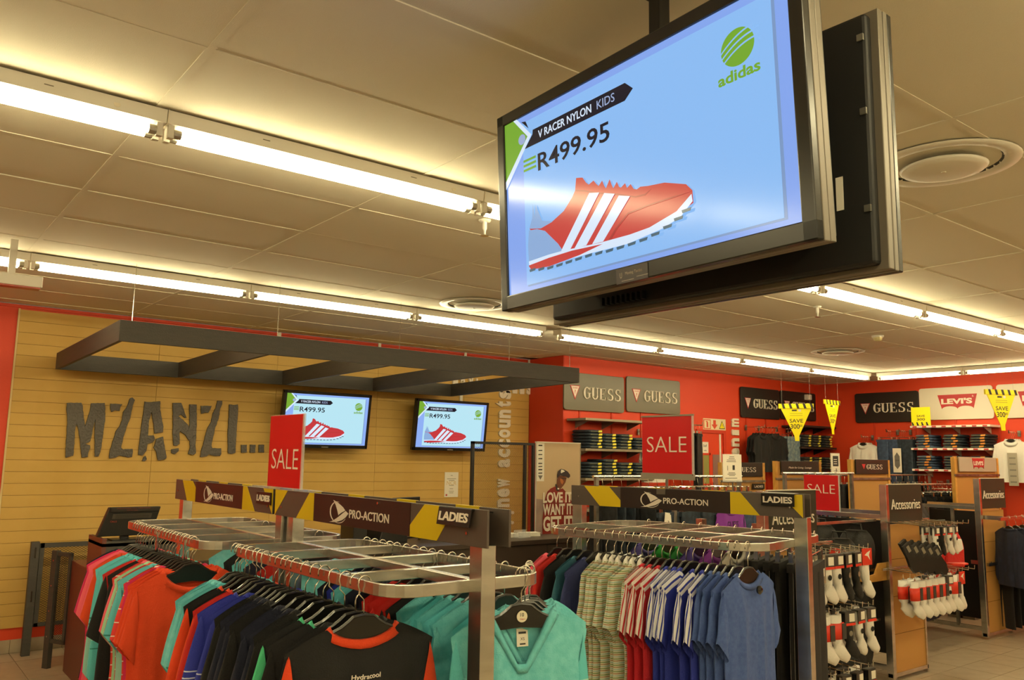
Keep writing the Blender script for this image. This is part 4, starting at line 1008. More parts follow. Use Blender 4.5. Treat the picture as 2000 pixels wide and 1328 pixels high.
# poster on a stand
po = thing('poster_stand', 'tall poster of a person in red top and dark cap on the counter end', 'poster', (5.385, 6.47, 1.0), 0)
pw, ph_ = .59, .905
obj('board', B().b2(0, pw, 0, .02, 0, ph_), M_white, po); obj('top_rail', B().b2(-.003, pw+.003, -.008, .028, ph_-.004, ph_+.008), mat('rail_white', 'ded6c6', .4), po, bevel=.002)
obj('side_rail', B().b2(pw-.004, pw+.006, -.004, .024, 0, ph_), mat('rail_grey', '8f8672', .4, .5), po)
lay = [0]
def PP(nm, pts, m):
    lay[0] += .0005
    return obj(nm, B().prism([((a-965)/550*pw, (1075-c)/1185*ph_) for a, c in pts], -.001-lay[0], -lay[0]), m, po)
PP('background', [(966, -105), (1514, -105), (1514, 1074), (966, 1074)], mat('poster_sand', 'c9b08c', .35))
PP('haze', [(966, 620), (1090, 640), (1514, 660), (1514, 1074), (966, 1074)], mat('poster_haze', '8f7a76', .35, var=(6, 'a98f80')))
PP('logo_strip', [(966, -100), (1056, -100), (1056, 395), (966, 395)], M_paper)
for k, z in enumerate([-70, -5, 50, 102, 165, 205, 245, 290]):
    PP('strip_mark', [(985, z-8+(k % 2)*3), (1030, z-8), (1030, z+8-(k % 3)*2), (982, z+7)], M_ink)
PP('strip_mark', [(980, 320), (1036, 320), (1008, 375)], mat('mark_grey', '77736a', .5))
SK = mat('print_skin', '6b3a20', .4); SK2 = mat('print_skin_light', 'b06a34', .4)
PP('red_top', [(1200, 460), (1135, 490), (1095, 530), (1072, 610), (1060, 700), (1042, 860), (1040, 1074), (1432, 1074), (1430, 860), (1420, 700), (1370, 610), (1330, 540), (1285, 490), (1250, 500)], mat('print_red', '8e2419', .4, var=(9, '7c1f16')))
PP('neck', [(1215, 430), (1200, 480), (1220, 520), (1250, 500), (1275, 480), (1290, 440)], SK)
PP('headphones', [(1190, 440), (1205, 520), (1235, 525), (1245, 500), (1225, 480), (1205, 430)], mat('print_dark', '2d2220', .4))
PP('face', [(1225, 325), (1215, 380), (1212, 430), (1235, 475), (1262, 485), (1290, 460), (1318, 415), (1334, 350), (1300, 330)], SK)
PP('cheek_light', [(1250, 360), (1280, 370), (1296, 400), (1280, 440), (1262, 420), (1252, 390)], SK2)
PP('eye_shadow', [(1270, 352), (1325, 358), (1322, 368), (1270, 366)], mat('print_dark', '2d2220', .4))
PP('cap', [(1212, 345), (1212, 310), (1226, 262), (1262, 232), (1300, 242), (1345, 268), (1375, 308), (1378, 335), (1355, 357), (1330, 340), (1290, 326), (1250, 318), (1232, 335), (1226, 352)], mat('print_navy', '33292c', .4))
PP('cap_badge', [(1256, 276), (1262, 240), (1290, 248), (1310, 268), (1285, 278), (1262, 292)], M_paper)
PP('badge_line', [(1220, 480), (1240, 490), (1236, 505), (1216, 500)], M_paper)
PP('chest_swirl', [(1235, 640), (1290, 620), (1330, 680), (1310, 760), (1290, 765), (1308, 690), (1285, 645), (1240, 655)], mat('print_red2', 'a8503f', .4))
for s, zc, hh in (('LOVE IT?', 607, 140), ('WANT IT?', 762, 148), ('GET IT!', 945, 195)):
    text(s, mat('print_cream', 'ebe0cc', .4), po, ((1236-965)/550*pw, -lay[0]-.0006, (1075-zc)/1185*ph_), hh/1185*ph_, (395 if s[0] != 'G' else 385)/550*pw, .0006, .035)

# mesh gate and guard at the left
gt = thing('mesh_gate', 'dark framed expanded-metal gate standing against the tan cladding at the left', 'gate', (0, 8.42, 0))
obj('gate_post', B().b2(1.295, 1.36, -.03, .03, .0, .955), M_dark, gt, bevel=.002)
obj('frame', B().b2(1.37, 2.0, -.015, .015, .90, .94).b2(1.37, 2.0, -.015, .015, .235, .265).b2(1.365, 1.40, -.015, .015, .235, .94).b2(1.97, 2.0, -.015, .015, .235, .94), M_dark, gt)
stuff(obj('mesh', expanded(1.40, 1.97, .265, .90, .016, .010, .0032, 0, .001), M_mesh, gt))
for z in (.45, .82): obj('latch', B().b2(1.325, 1.335, -.036, -.028, z, z+.09), M_chrome, gt)
gd = thing('mesh_guard', 'narrow dark mesh guard on a single leg joined to the desk end', 'guard', (1.40, 7.86, 0), -math.atan2(.17, .09))
obj('leg', B().b2(-.03, .03, -.02, .02, 0, .93), M_dark, gd, bevel=.002)
obj('frame', B().b2(.0, .19, -.012, .012, .89, .92).b2(.0, .19, -.012, .012, .20, .23).b2(.165, .19, -.012, .012, .2, .92), M_dark, gd)
stuff(obj('mesh', expanded(.03, .165, .23, .89, .014, .009, .003, 0, .001), M_mesh, gd))
for k in range(4): obj('bolt', B().disc((0, -.02, .25+.2*k), .006, .003, 8, 'y'), M_chrome, gd)

# ------------------------------------------------------------------ brand boards on the red walls
def board(name_label, x, y, z, rz, w, h, m, rr=.04):
    t = thing('wall_sign', name_label, 'sign', (x, y, z), rz)
    pts = [(p[0], p[1]) for p in rounded(w/2, h/2, rr, 0)]
    obj('board', B().prism(pts, -.035, -.012), m, t, bevel=.004); obj('batten', B().b2(-w*.3, w*.3, -.013, 0, -.03, .03), M_redd, t)
    return t
def guess_sign(label, x, y, z, rz, w, h, m, ts=1.):
    t = board(label, x, y, z, rz, w, h, m)
    k = w/1.08
    tr = obj('triangle_badge', B().prism([(-.44*k, .075*k), (-.27*k, .075*k), (-.355*k, -.105*k)], -.039, -.035), mat('badge_red', 'c4323a', .5), t)
    obj('badge_field', B().prism([(-.425*k, .067*k), (-.285*k, .067*k), (-.355*k, -.082*k)], -.0405, -.039), mat('badge_white', 'efe6da', .5), tr)
    text('GUESS', mat('badge_red', 'c4323a', .5), tr, (-.355*k, -.0405, .044*k), .018*k, .085*k, .0006, .01)
    text('?', mat('badge_red', 'c4323a', .5), tr, (-.355*k, -.0405, -.005*k), .05*k, None, .0006, .02)
    serif_word(mat('letter_cream', 'efe7d8', .5), t, (.13*k, -.035, -.01*k), .70*k, .155*k, .012)
    return t
guess_sign('grey-green brand board with white serif letters nearest the pillar', 7.522, YR, 2.60, 0, 1.08, .48, M_signg)
guess_sign('grey-green brand board with white serif letters, right of the one by the pillar', 8.65, YR, 2.625, 0, 1.085, .48, M_signg)
guess_sign('black brand board with white serif letters, left of the pair on the rear wall', 11.09, YR, 2.65, 0, 1.0, .47, M_signb)
guess_sign('black brand board half hidden by the yellow triangle near the corner', 12.12, YR, 2.66, 0, 1.0, .46, M_signb)
guess_sign('black brand board with white serif letters on the right wall', XW, 6.68, 2.625, -PI/2, 1.03, .47, M_signb)
def levis_sign(label, y):
    t = board(label, XW, y, 2.645, -PI/2, 1.05, .475, M_signw)
    levis_logo(t, .035, .01, 1.); return t
def levis_logo(t, cx, cz, k, y=-.035):
    w, h = .56*k, .235*k; pts = [(cx-w/2, cz+h/2), (cx+w/2, cz+h/2)]
    hb = w*.40
    for i in range(0, 9): a = PI*i/8; pts.append((cx+hb/2+hb/2*math.cos(a), cz-h/2+.10*h+(-.0*h)+(.18*h*math.sin(a))*1.))
    for i in range(0, 9): a = PI*i/8; pts.append((cx-hb/2+hb/2*math.cos(a), cz-h/2+.10*h+(.18*h*math.sin(a))))
    b = obj('batwing_badge', B().prism(pts, y-.003, y), M_lred, t)
    text('LEVI\'S', mat('letter_cream', 'efe7d8', .5), b, (cx-.01*k, y-.003, cz+.02*k), .085*k, .44*k, .0015, .045)
    text('R', mat('letter_cream', 'efe7d8', .5), b, (cx+w*.40, y-.003, cz+h*.36), .025*k, None, .0006)
levis_sign('white brand board with a red batwing badge on the right wall', 5.63)
levis_sign('white brand board cut off by the right edge of the view', 4.53)

# slotted uprights and shelves, rear wall
M_shg = mat('shelf_grey', '8d8774', .4, .3); M_shk = mat('shelf_black', '26221e', .45); M_shw = mat('shelf_white', 'ece6da', .4)
for x in (7.28, 7.86, 8.42, 9.0, 10.75, 11.25, 11.75, 12.3):
    struct('trim_3', B().b2(x-.015, x+.015, YR-.012, YR-.001, .1, 2.42), M_redd)
for y in (6.9, 6.25, 5.65, 5.05, 4.5):
    struct('trim_4', B().b2(XW-.012, XW-.001, y-.015, y+.015, .1, 2.42), M_redd)
def shelf(label, x0, x1, y, z, m, group, axis='x', d=.35, dots=False):
    L = abs(x1-x0)
    if axis == 'x': t = thing('wall_shelf', label, 'shelf', ((x0+x1)/2, y, z), 0, group)
    else: t = thing('wall_shelf', label, 'shelf', (y, (x0+x1)/2, z), -PI/2, group)
    obj('board', B().b2(-L/2, L/2, -d, 0, -.03, 0), m, t, bevel=.002)
    if dots:
        n = 8
        for k in range(n): obj('shelf_tag', B().b2(-L/2+L*(k+.5)/n-.03, -L/2+L*(k+.5)/n+.03, -d-.002, -d, -.026, -.006), M_lred, t)
    for s in (-.38, .0, .38): obj('bracket', B().prism([(0, -.03), (0, -.12), (-.25, -.03)], s*L-.004, s*L+.004).move(0, lambda a, b, c: (b, a, c)), m, t)
    return t
for z, nm in ((2.25, 'top'), (1.875, 'second'), (1.515, 'third'), (1.14, 'fourth')):
    shelf('grey %s shelf beside the pillar' % nm + (' with nothing on it' if z == 2.25 else ' with folded jeans'), 7.05, 8.28, YR-.013, z, M_shg, 'grey shelves beside the pillar')
for z, nm in ((2.33, 'top'), (1.99, 'middle'), (1.64, 'lowest')):
    shelf('black %s shelf in the rear corner' % nm, 11.66, 12.66, YR-.013, z, M_shk, 'black shelves in the rear corner')
for z, nm in ((2.31, 'top'), (1.985, 'middle'), (1.68, 'lowest')):
    shelf('white %s shelf with red tags on the right wall' % nm, 5.03, 6.15, XW-.013, z, M_shw, 'white shelves on the right wall', 'y', .35, True)

# folded jeans: a soft slab with a rounded front fold, seam and tag
def folded(w=.235, d=.30, h=.038):
    b = B(); pts = []
    for k in range(9): a = PI/2+PI*k/8; pts.append((-d+h/2+h/2*math.cos(a), h/2*math.sin(a)+h/2))
    pts += [(-.004, 0), (0, h*.3), (0, h*.8), (-.006, h)]
    n = 10; xs_ = [-w/2+w*i/n for i in range(n+1)]
    for i, x in enumerate(xs_):
        e = abs(2*x/w)**6; q = 1-.35*e
        for y, z in pts: b.v.append((x, y+.006*math.sin(3.1*i)+e*.02*(1 if y < -d/2 else -.3), h/2+(z-h/2)*q+.0022*math.sin(1.7*i+y*20)))
    m = len(pts)
    for i in range(n):
        for k in range(m): b.f.append((i*m+k, i*m+(k+1) % m, (i+1)*m+(k+1) % m, (i+1)*m+k))
    b.f.append(tuple(reversed(range(m)))); b.f.append(tuple(n*m+k for k in range(m)))
    return b.mesh('folded_denim', M_cloth, True)
FJ = folded(); 
def denim(name, c1, c2): return mat('denim_'+name, c1, .85, var=(22, c2), bump=(150, .4))
DK = denim('dark', '1b2430', '2a3744'); DB = denim('black', '131519', '20242a'); DM = denim('mid', '2b3a55', '3c4f6e'); DL = denim('light', '5b7286', '8a9c9e')
M_ytag = mat('yellow_tag', 'e3d64a', .5); M_otag = mat('orange_tag', 'd08a3a', .5)
FT = B().prism([(.0, .004), (.062, .007), (.066, .031), (.004, .027)], -.012, -.006).mesh('tag', M_ytag)
def stack(x, y, z, rz, n, m, tagm, where, group, ztop=None):
    for k in range(n):
        t = thing('folded_jeans', 'folded jeans, %s up in %s' % (ORD[k], where), 'jeans', (x+rnd.uniform(-.006, .006), y+rnd.uniform(-.008, .008), z+.0385*k+.001), rz+rnd.uniform(-.05, .05), group)
        obj('denim', FJ, m, t); f = obj('fold_seam', B().b2(-.10, .115, -.303, -.300, .015, .022), mat('seam_thread', '6a6a58', .8), t)
        obj('tag', FT, tagm, t, (.035+rnd.uniform(-.015, .015), -.3, .004))
for row, (z, nm) in enumerate(((1.875, 'second'), (1.515, 'third'))):
    for k, x in enumerate((7.21, 7.47, 7.74, 8.02)):
        stack(x, YR-.05, z, .10, [6, 5, 5, 4][k] if row == 0 else [5, 6, 5, 5][k], DK, M_ytag, 'the %s stack on the %s grey shelf' % (['first', 'second', 'third', 'fourth'][k], nm), 'jeans on the grey shelves')
for z, nm in ((1.99, 'middle'), (1.64, 'lowest')):
    for k, x in enumerate((11.82, 12.1, 12.42)):
        stack(x, YR-.05, z, .05, 5, DB, M_ytag, 'the %s stack, %s black corner shelf' % (['left', 'centre', 'right'][k], nm), 'jeans on the black corner shelves')
for z, nm in ((1.985, 'middle'), (1.68, 'lowest')):
    for k, y in enumerate((5.95, 5.56, 5.18)):
        stack(XW-.05, y, z, -PI/2-.1, 5, [DM, DK, DB][k], M_otag, 'the %s stack, %s white shelf' % (['left', 'centre', 'right'][k], nm), 'jeans on the white shelves')

# door with notices in the rear wall
dr = thing('door_1', 'red staff door recessed in the rear wall between the brand boards', 'door', (9.56, YR, 0)); dr['kind'] = 'structure'
obj('lintel', B().b2(.0, .66, -.03, -.001, 2.15, 2.20), M_redd, dr); obj('jamb', B().b2(0, .05, -.03, -.001, 0, 2.15), M_redd, dr); obj('jamb', B().b2(.60, .66, -.03, -.001, 0, 2.15), M_redd, dr)
obj('leaf', B().b2(.05, .60, -.012, -.002, 0, 2.148), M_red, dr)
obj('hinge_strip', B().b2(.515, .55, -.02, -.012, 0, 2.14), M_signw, dr)
obj('kick_plate', B().b2(.36, .51, -.016, -.012, .4, 1.84), mat('mauve_plate', '8d6a62', .4), dr)
v = obj('glazed_panel', B().b2(.13, .27, -.018, -.012, 1.42, 1.83), mat('green_glass', '9c9a5c', .15), dr)
obj('panel_frame', B().b2(.10, .13, -.024, -.012, 1.38, 1.86).b2(.27, .30, -.024, -.012, 1.38, 1.86).b2(.1, .3, -.024, -.012, 1.36, 1.42).b2(.1, .3, -.024, -.012, 1.83, 1.86), M_red, dr)
st = thing('door_notice', 'white staff only notice on the red door', 'notice', (9.75, YR-.0125, 1.935))
obj('sheet', B().b2(-.075, .075, -.002, 0, -.085, .085), M_paper, st); text('Staff', M_ink, st, (0, -.002, .03), .035, .08, .0006); text('only', M_ink, st, (0, -.002, -.04), .03, .06, .0006)
es = thing('safety_sign', 'cream safety sign with extinguisher, arrow and yellow warning triangle above the door', 'sign', (9.985, YR, 2.28))
obj('plate', B().b2(-.26, .26, -.006, -.001, -.085, .085), mat('sign_cream', 'ece0b8', .5), es)
R_ = mat('sign_redink', 'd24a2c', .5)
obj('extinguisher_field', B().b2(-.25, -.09, -.0068, -.006, -.07, .07), R_, es); obj('field_window', B().b2(-.235, -.105, -.0074, -.0068, -.058, .058), mat('sign_cream', 'ece0b8', .5), es)
obj('extinguisher', B().prism([(-.185, -.045), (-.15, -.045), (-.15, .02), (-.158, .035), (-.177, .035), (-.185, .02)], -.0082, -.0074).prism([(-.2, .03), (-.16, .036), (-.16, .045), (-.2, .045)], -.0082, -.0074), R_, es)
obj('arrow', B().prism([(-.03, .065), (.03, .065), (.03, .0), (.07, .0), (.0, -.07), (-.07, .0), (-.03, .0)], -.0068, -.006), R_, es)
obj('warning_triangle', B().prism([(.105, -.06), (.245, -.06), (.175, .06)], -.0068, -.006), M_ink, es); obj('triangle_field', B().prism([(.122, -.05), (.228, -.05), (.175, .043)], -.0075, -.0068), M_yelp, es)
text('!', M_ink, es, (.175, -.0075, -.015), .045, None, .0005, .02)
dn = thing('wall_lettering', 'white chunky letters running up the red wall beside the staff door', 'sign', (0, YR-.002, 0))
vert_letters(dn, 'denim', 10.46, 1.66, 2.40, .17)

# ------------------------------------------------------------------ goods hung on the walls
def wall_arm(x, y, z, rz, label, L=.34):
    t = thing('display_hook', label, 'display arm', (x, y, z), rz, 'display arms on the walls')
    obj('arm', B().tube([(0, -.0, 0), (0, -L, -.01), (0, -L-.005, .03)], .008, 8), M_chrome, t); obj('wall_clip', B().b2(-.02, .02, -.012, 0, -.05, .03), M_steeld, t)
    return t
def wall_garments(x, y, z, axis_rz, n, kind, col, nm, where, group, step=.06, base=0.):
    """garments one behind the other on an arm that sticks out from the wall"""
    wall_arm(x, y, z, axis_rz, 'chrome arm carrying %s %s' % (nm, where))
    for k in range(n):
        d = .30-step*k
        dx, dy = math.sin(axis_rz)*d, -math.cos(axis_rz)*d
        hang(x+dx, y+dy, z+.0, axis_rz+rnd.uniform(-.05, .05)+base, kind, col, '%s, %s from the front %s' % (nm, ORD[k], where), group, 'hangers of '+group)
wall_garments(10.72, YR-.013, 2.27, 0, 3, 'polo', 'black', 'black t-shirt', 'on the left arm under the black boards', 'black shirts on the rear wall')
wall_garments(11.05, YR-.013, 2.27, 0, 3, 'polo', 'black', 'black t-shirt', 'on the middle arm under the black boards', 'black shirts on the rear wall', base=-.25)
wall_garments(8.35, YR-.013, 2.13, 0, 2, 'tee', 'white', 'white t-shirt', 'behind the sale sign on the rear wall', 'white shirts behind the sale sign')
wall_garments(XW-.013, 6.93, 2.16, -PI/2, 3, 'polo', 'white', 'white polo shirt', 'on the right wall under the black board', 'white polo shirts under the black board', base=.1)
wall_garments(XW-.013, 4.80, 2.20, -PI/2, 3, 'polo', 'white', 'white polo shirt', 'at the right edge under the white board', 'white polo shirts under the white board', base=.1)
def wall_jeans(x, y, z, rz, n, m, nm, where, group, s=.9, step=.05):
    wall_arm(x, y, z, rz, 'chrome arm carrying %s %s' % (nm, where))
    for k in range(n):
        d = .30-step*k
        hang_trousers(x+math.sin(rz)*d, y-math.cos(rz)*d, z, rz+rnd.uniform(-.05, .05), m, '%s, %s from the front %s' % (nm, ORD[k], where), group, None, s)
wall_jeans(11.52, YR-.013, 2.27, .0, 3, DL, 'faded blue jeans', 'beside the black shirts', 'faded jeans on the rear wall')
wall_jeans(9.16, YR-.013, 2.25, .5, 2, K['black'], 'black trousers', 'by the red staff door', 'black trousers by the door')
wall_jeans(XW-.013, 6.32, 2.24, -PI/2, 3, DK, 'dark blue jeans', 'between the polo shirts and shelves', 'dark jeans on the right wall')
wall_jeans(XW-.013, 6.52, 2.24, -PI/2, 2, DM, 'blue jeans', 'left of the dark jeans on the right wall', 'blue jeans on the right wall')
wall_jeans(XW-.013, 5.40, 1.50, -PI/2, 3, DB, 'black jeans', 'below the white shelves', 'black jeans under the white shelves')
wall_jeans(XW-.013, 5.80, 1.50, -PI/2, 3, DK, 'dark jeans', 'below the white shelves at the left', 'dark jeans under the white shelves')
for x in (7.4, 7.8, 8.1): wall_jeans(x, YR-.013, 1.08, 0, 2, DB, 'black jeans', 'below the grey shelves at %.1f m' % x if False else {7.4: 'below the grey shelves at the left', 7.8: 'below the grey shelves in the middle', 8.1: 'below the grey shelves at the right'}[x], 'black jeans under the grey shelves')
sn = thing('product_card', 'long white card printed with a dark badge on the hanging jeans', 'card', (12.362, 6.38, 1.80), -PI/2)
obj('card', B().b2(-.065, .065, -.003, 0, -.18, .18), M_paper, sn); text('LEVIS', M_ink, obj('badge', B().prism([(0, .12), (.04, .06), (.04, -.08), (0, -.13), (-.04, -.08), (-.04, .06)], -.0036, -.003), mat('badge_grey', '6d6a66', .6), sn), (0, -.004, 0), .02, .06, .0005)
sn = thing('product_card', 'narrow grey tag strip in front of the right white polo shirt', 'card', (12.35, 4.78, 1.72), -PI/2)
obj('card', B().b2(-.06, .06, -.003, 0, -.24, .2), mat('card_grey', 'a39c8c', .6), sn)
for k in range(5): obj('print', B().b2(-.04, .04, -.0036, -.003, -.2+.08*k, -.18+.08*k), mat('mark_grey', '77736a', .5), sn)

# yellow hanging danglers
def dangler(label, x, y, z, rz, w, h, line2='300'):
    t = thing('sale_dangler', label, 'hanging sign', (x, y, z), rz)
    pts = [(-w/2, 0), (w/2, 0), (w*.07, -h*.86), (w*.07, -h), (-w*.05, -h), (-w*.07, -h*.86)]
    obj('card', B().prism(pts, -.004, .004), M_yelp, t)
    bar = obj('hazard_bar', B().b2(-w/2, w/2, -.012, .012, -h*.13, .0), M_yelp, t, bevel=.003)
    n = 5
    for k in range(n-0): 
        u = -w/2+w*(k+.45)/n
        obj('hazard_stripe', B().prism([(u, 0), (u+w*.07, 0), (u+w*.11, -h*.13), (u+w*.04, -h*.13)], -.0135, -.012), M_ink, bar)
    text('SAVE', M_ink, t, (0, -.004, -h*.46), h*.10, w*.38, .0008, .01)
    text('300', M_ink, t, (-w*.04, -.004, -h*.61), h*.13, w*.26, .0008, .01); text('00', M_ink, t, (w*.13, -.004, -h*.59), h*.06, w*.08, .0008)
    obj('logo_block', B().b2(-w*.12, w*.02, -.0048, -.004, -h*.2, -h*.16), M_ink, t); obj('logo_block', B().b2(w*.06, w*.14, -.0048, -.004, -h*.21, -h*.15), M_signw, t)
    for k in range(2): obj('small_print', B().b2(-w*.18, w*.18, -.0046, -.004, -h*(.27+.05*k), -h*(.26+.05*k)), mat('ink_soft', '9b8f2c', .7), t)
    for s in (-1, 1): obj('thread', B().tube([(s*w*.4, 0, 0), (s*w*.4, 0, ZC-z-.003)], .0012, 4), M_acr, t)
    return t
dangler('yellow save triangle hanging in front of the black board near the corner', 9.95, 6.5, 2.53, -1.0, .45, .50)
dangler('narrow yellow save triangle seen edge-on beside the rear corner', 11.25, 6.75, 2.66, .05, .45, .50)
dangler('yellow save triangle hanging in front of the white board at the right', 11.0, 4.34, 2.67, -.45, .46, .50)
sq = thing('shelf_card', 'square yellow save card on the top white shelf', 'sign', (12.335, 5.98, 2.312), -PI/2)
obj('card', B().b2(-.14, .14, -.004, .004, 0, .27), M_yelp, sq)
for k in range(4): obj('hazard_stripe', B().prism([(-.13+.07*k, 0), (-.10+.07*k, 0), (-.12+.07*k, .05), (-.14+.07*k, .05)], -.0048, -.004), M_ink, sq)
text('SAVE', M_ink, sq, (0, -.004, .14), .03, .12, .0006, .01); text('300', M_ink, sq, (0, -.004, .09), .035, .12, .0006, .01)

# ------------------------------------------------------------------ rear display panels of tan board
def end_panel(label, x0, x1, y, zt, head, ladies=False):
    t = thing('display_unit', label, 'display panel', ((x0+x1)/2, y, 0), 0); w = x1-x0
    obj('board', B().b2(-w/2+.03, w/2-.03, -.012, .012, .06, zt), M_mdf2, t)
    for s in (-1, 1):
        obj('edge_post', B().b2(s*w/2-s*.0, s*(w/2-.045), -.022, .022, .0, zt+.004), M_wood, t, bevel=.002)
    obj('cross_rail', B().b2(-w/2, w/2, -.03, -.012, zt-.22, zt-.195), M_steeld, t)
    if head == 'levis':
        hb = obj('header', B().b2(-w*.42, w*.42, -.036, -.022, zt-.165, zt+.008), mat('header_pale', 'b9b0a0', .5), t, bevel=.002)
        levis_logo(hb, 0, zt-.075, .5*w, -.036)
    else:
        hb = obj('header', B().b2(-w*.40, w*.42, -.036, -.022, zt-.155, zt+.006), M_signb, t, bevel=.002)
        if head == 'guess':
            obj('badge', B().prism([(-w*.26, zt-.045), (-w*.17, zt-.045), (-w*.215, zt-.10)], -.038, -.036), mat('badge_red', 'c4323a', .5), hb)
            serif_word(mat('letter_cream', 'efe7d8', .5), hb, (w*.06, -.036, zt-.075), w*.42, .055, .003)
        else:
            text('Made for Living  Lounge', mat('letter_cream', 'efe7d8', .5), hb, (0, -.036, zt-.075), .03, w*.5, .0015, 0, shear=.3)
    if ladies:
        lp = obj('name_plate', B().b2(w*.18, w*.46, -.034, -.026, zt-.30, zt-.235), M_signb, t); text('LADIES', M_hw, lp, (w*.32, -.034, zt-.268), .026, w*.2, .001, .01)
    obj('foot', B().b2(-w/2, w/2, -.15, .15, 0, .04), M_steeld, t)
    return t
end_panel('tan display panel with partly hidden black header and ladies plate', 7.66, 8.48, 6.0, 1.73, 'guess', True)
end_panel('tan display panel with script lettering on a black header', 8.69, 9.67, 6.0, 1.755, 'script')
end_panel('tan display panel with serif letters on a black header by the white shirts', 8.63, 9.47, 5.0, 1.785, 'guess')
end_panel('tan display panel with a red batwing badge on a pale header', 10.24, 11.45, 4.62, 1.835, 'levis')

# tall info cards on clear stands
def info(label, x, y, z, w, h, dark):
    t = thing('info_card', label, 'card', (x, y, z), 0)
    obj('card', B().b2(-w/2, w/2, -.002, .002, 0, h), M_paper, t); obj('holder', B().b2(-w/2-.004, w/2+.004, -.005, -.003, -.006, h*.05).b2(-w/2-.006, w/2+.006, .003, .005, -.006, h+.004), M_acr, t)
    if dark:
        pn = obj('dark_panel', B().b2(-w*.32, w*.32, -.0028, -.002, h*.4, h*.88), M_ink, t)
        for k in range(3): obj('print', B().b2(-w*.22, w*.15, -.0034, -.0028, h*(.5+.1*k), h*(.53+.1*k)), M_paper, pn)
        obj('sketch', B().b2(-w*.25, w*.2, -.0028, -.002, h*.18, h*.2).b2(-.0, w*.1, -.0028, -.002, h*.15, h*.3), mat('mark_grey', '77736a', .5), t)
    else:
        for k, (q, ww) in enumerate([(.9, .16), (.84, .2), (.78, .3), (.72, .32), (.3, .22), (.25, .28), (.2, .2), (.1, .4)]): obj('print', B().b2(-w*ww, w*ww*.6, -.0028, -.002, h*q, h*(q+.025)), mat('mark_grey', '77736a', .5), t)
        obj('figure', B().b2(0, w*.12, -.0028, -.002, h*.42, h*.6).b2(-w*.28, -w*.26, -.0028, -.002, h*.4, h*.58), M_ink, t)
    obj('stem', B().b2(-.006, .006, -.003, .003, -.12, .0), M_steeld, t)
    return t
info('white printed info card standing on the rear rail, left of the panels', 5.92, 4.5, 1.58, .25, .225, False)
info('white info card with a dark block beside the lower sale sign', 8.36, 5.0, 1.62, .17, .23, True)

# ------------------------------------------------------------------ rear rail racks
def line_rack(label, x0, x1, y, z, uprights=True):
    t = thing('rail_rack', label, 'clothes rack', (0, y, 0), 0)
    obj('rail', B().tube([(x0, 0, z), (x1, 0, z)], .013, 10), M_steel, t)
    for x in (x0+.04, x1-.04):
        obj('upright', B().b2(x-.018, x+.018, -.014, .014, .03, z), M_steeld, t); obj('foot', B().b2(x-.02, x+.02, -.25, .25, 0, .03), M_steeld, t)
    return t
line_rack('long steel rail rack behind the right rack, hung with dark jeans', 5.0, 7.05, 5.25, 1.60)
for k in range(17):
    x = 5.12+k*.115
    if k in (3,): continue
    c = [DB, DK, DK, K['black'], DB][k % 5]
    hang_trousers(x, 5.25, 1.60, PI/2+rnd.uniform(-.15, .15), c, 'dark jeans, %s from the left on the long rear rail' % ORD[k], 'dark jeans on the long rear rail')
# front-facing jeans and a purple shirt on the front of that rack
line_rack('low steel rail rack behind the right header, with front-facing jeans', 5.42, 6.95, 4.75, 1.46)
for k, x in enumerate((5.42, 5.70, 5.97)):
    hang_trousers(x, 4.75, 1.46, .1, DK, 'front-facing dark blue jeans with thigh fade, %s from the left on the low rail' % ORD[k], 'front-facing jeans on the low rail')
tg = thing('price_ticket', 'white price tickets hanging from the front-facing jeans', 'ticket', (5.32, 4.70, 1.32), 0)
obj('ticket', B().b2(-.03, .03, -.001, .001, -.1, 0), M_paper, tg, (0, 0, 0), (0, .15, 0)); obj('ticket', B().b2(-.03, .03, .002, .003, -.12, -.02), M_paper, tg, (.01, 0, 0), (0, -.1, 0))
g = hang(6.17, 4.72, 1.46, .05, 'tee', 'purple', 'purple t-shirt with dark print under the right header board', 'purple shirt on the low rail', 'hangers on the low rail')
print_on(g, 'GUESS', mat('print_dark_purple', '3a1848', .8), 0, -.25, .06, .17, -1)
hang_trousers(6.52, 4.75, 1.46, .05, DM, 'front-facing blue jeans right of the purple shirt', 'blue jeans right of the purple shirt')
line_rack('steel rail between the panels hung with blue denim skirts', 7.2, 8.5, 4.88, 1.64)
for k in range(5): hang_trousers(7.62+.13*k, 4.86, 1.64, .5+rnd.uniform(-.1, .1), [DM, DK, DM, DM, DK][k], 'short blue denim bottoms, %s from the left on the rail beside the sale sign' % ORD[k], 'denim bottoms beside the sale sign', None, .46)
line_rack('steel rail rack of black clothing beyond the accessories stands', 9.6, 11.9, 5.1, 1.50)
for k in range(18):
    if k % 2: hang(9.7+.12*k, 5.1, 1.50, PI/2+rnd.uniform(-.3, .1), 'slim', 'black' if k % 4 else 'navy', 'black top, %s from the left on the far rail beyond the accessories' % ORD[k], 'black clothing on the far rail', 'hangers on the far rail')
    else: hang_trousers(9.7+.12*k, 5.1, 1.50, PI/2+rnd.uniform(-.3, .1), DB, 'black trousers, %s from the left on the far rail beyond the accessories' % ORD[k], 'black clothing on the far rail')
line_rack('upper steel rail rack hung with black trousers at the right', 9.6, 12.0, 5.72, 1.60)
for k in range(14): hang_trousers(9.75+.16*k, 5.72, 1.60, .4+rnd.uniform(-.2, .2), [DB, K['black'], DK][k % 3], 'black trousers, %s from the left on the upper rail at the right' % ORD[k], 'black trousers on the upper rail', None, .8)

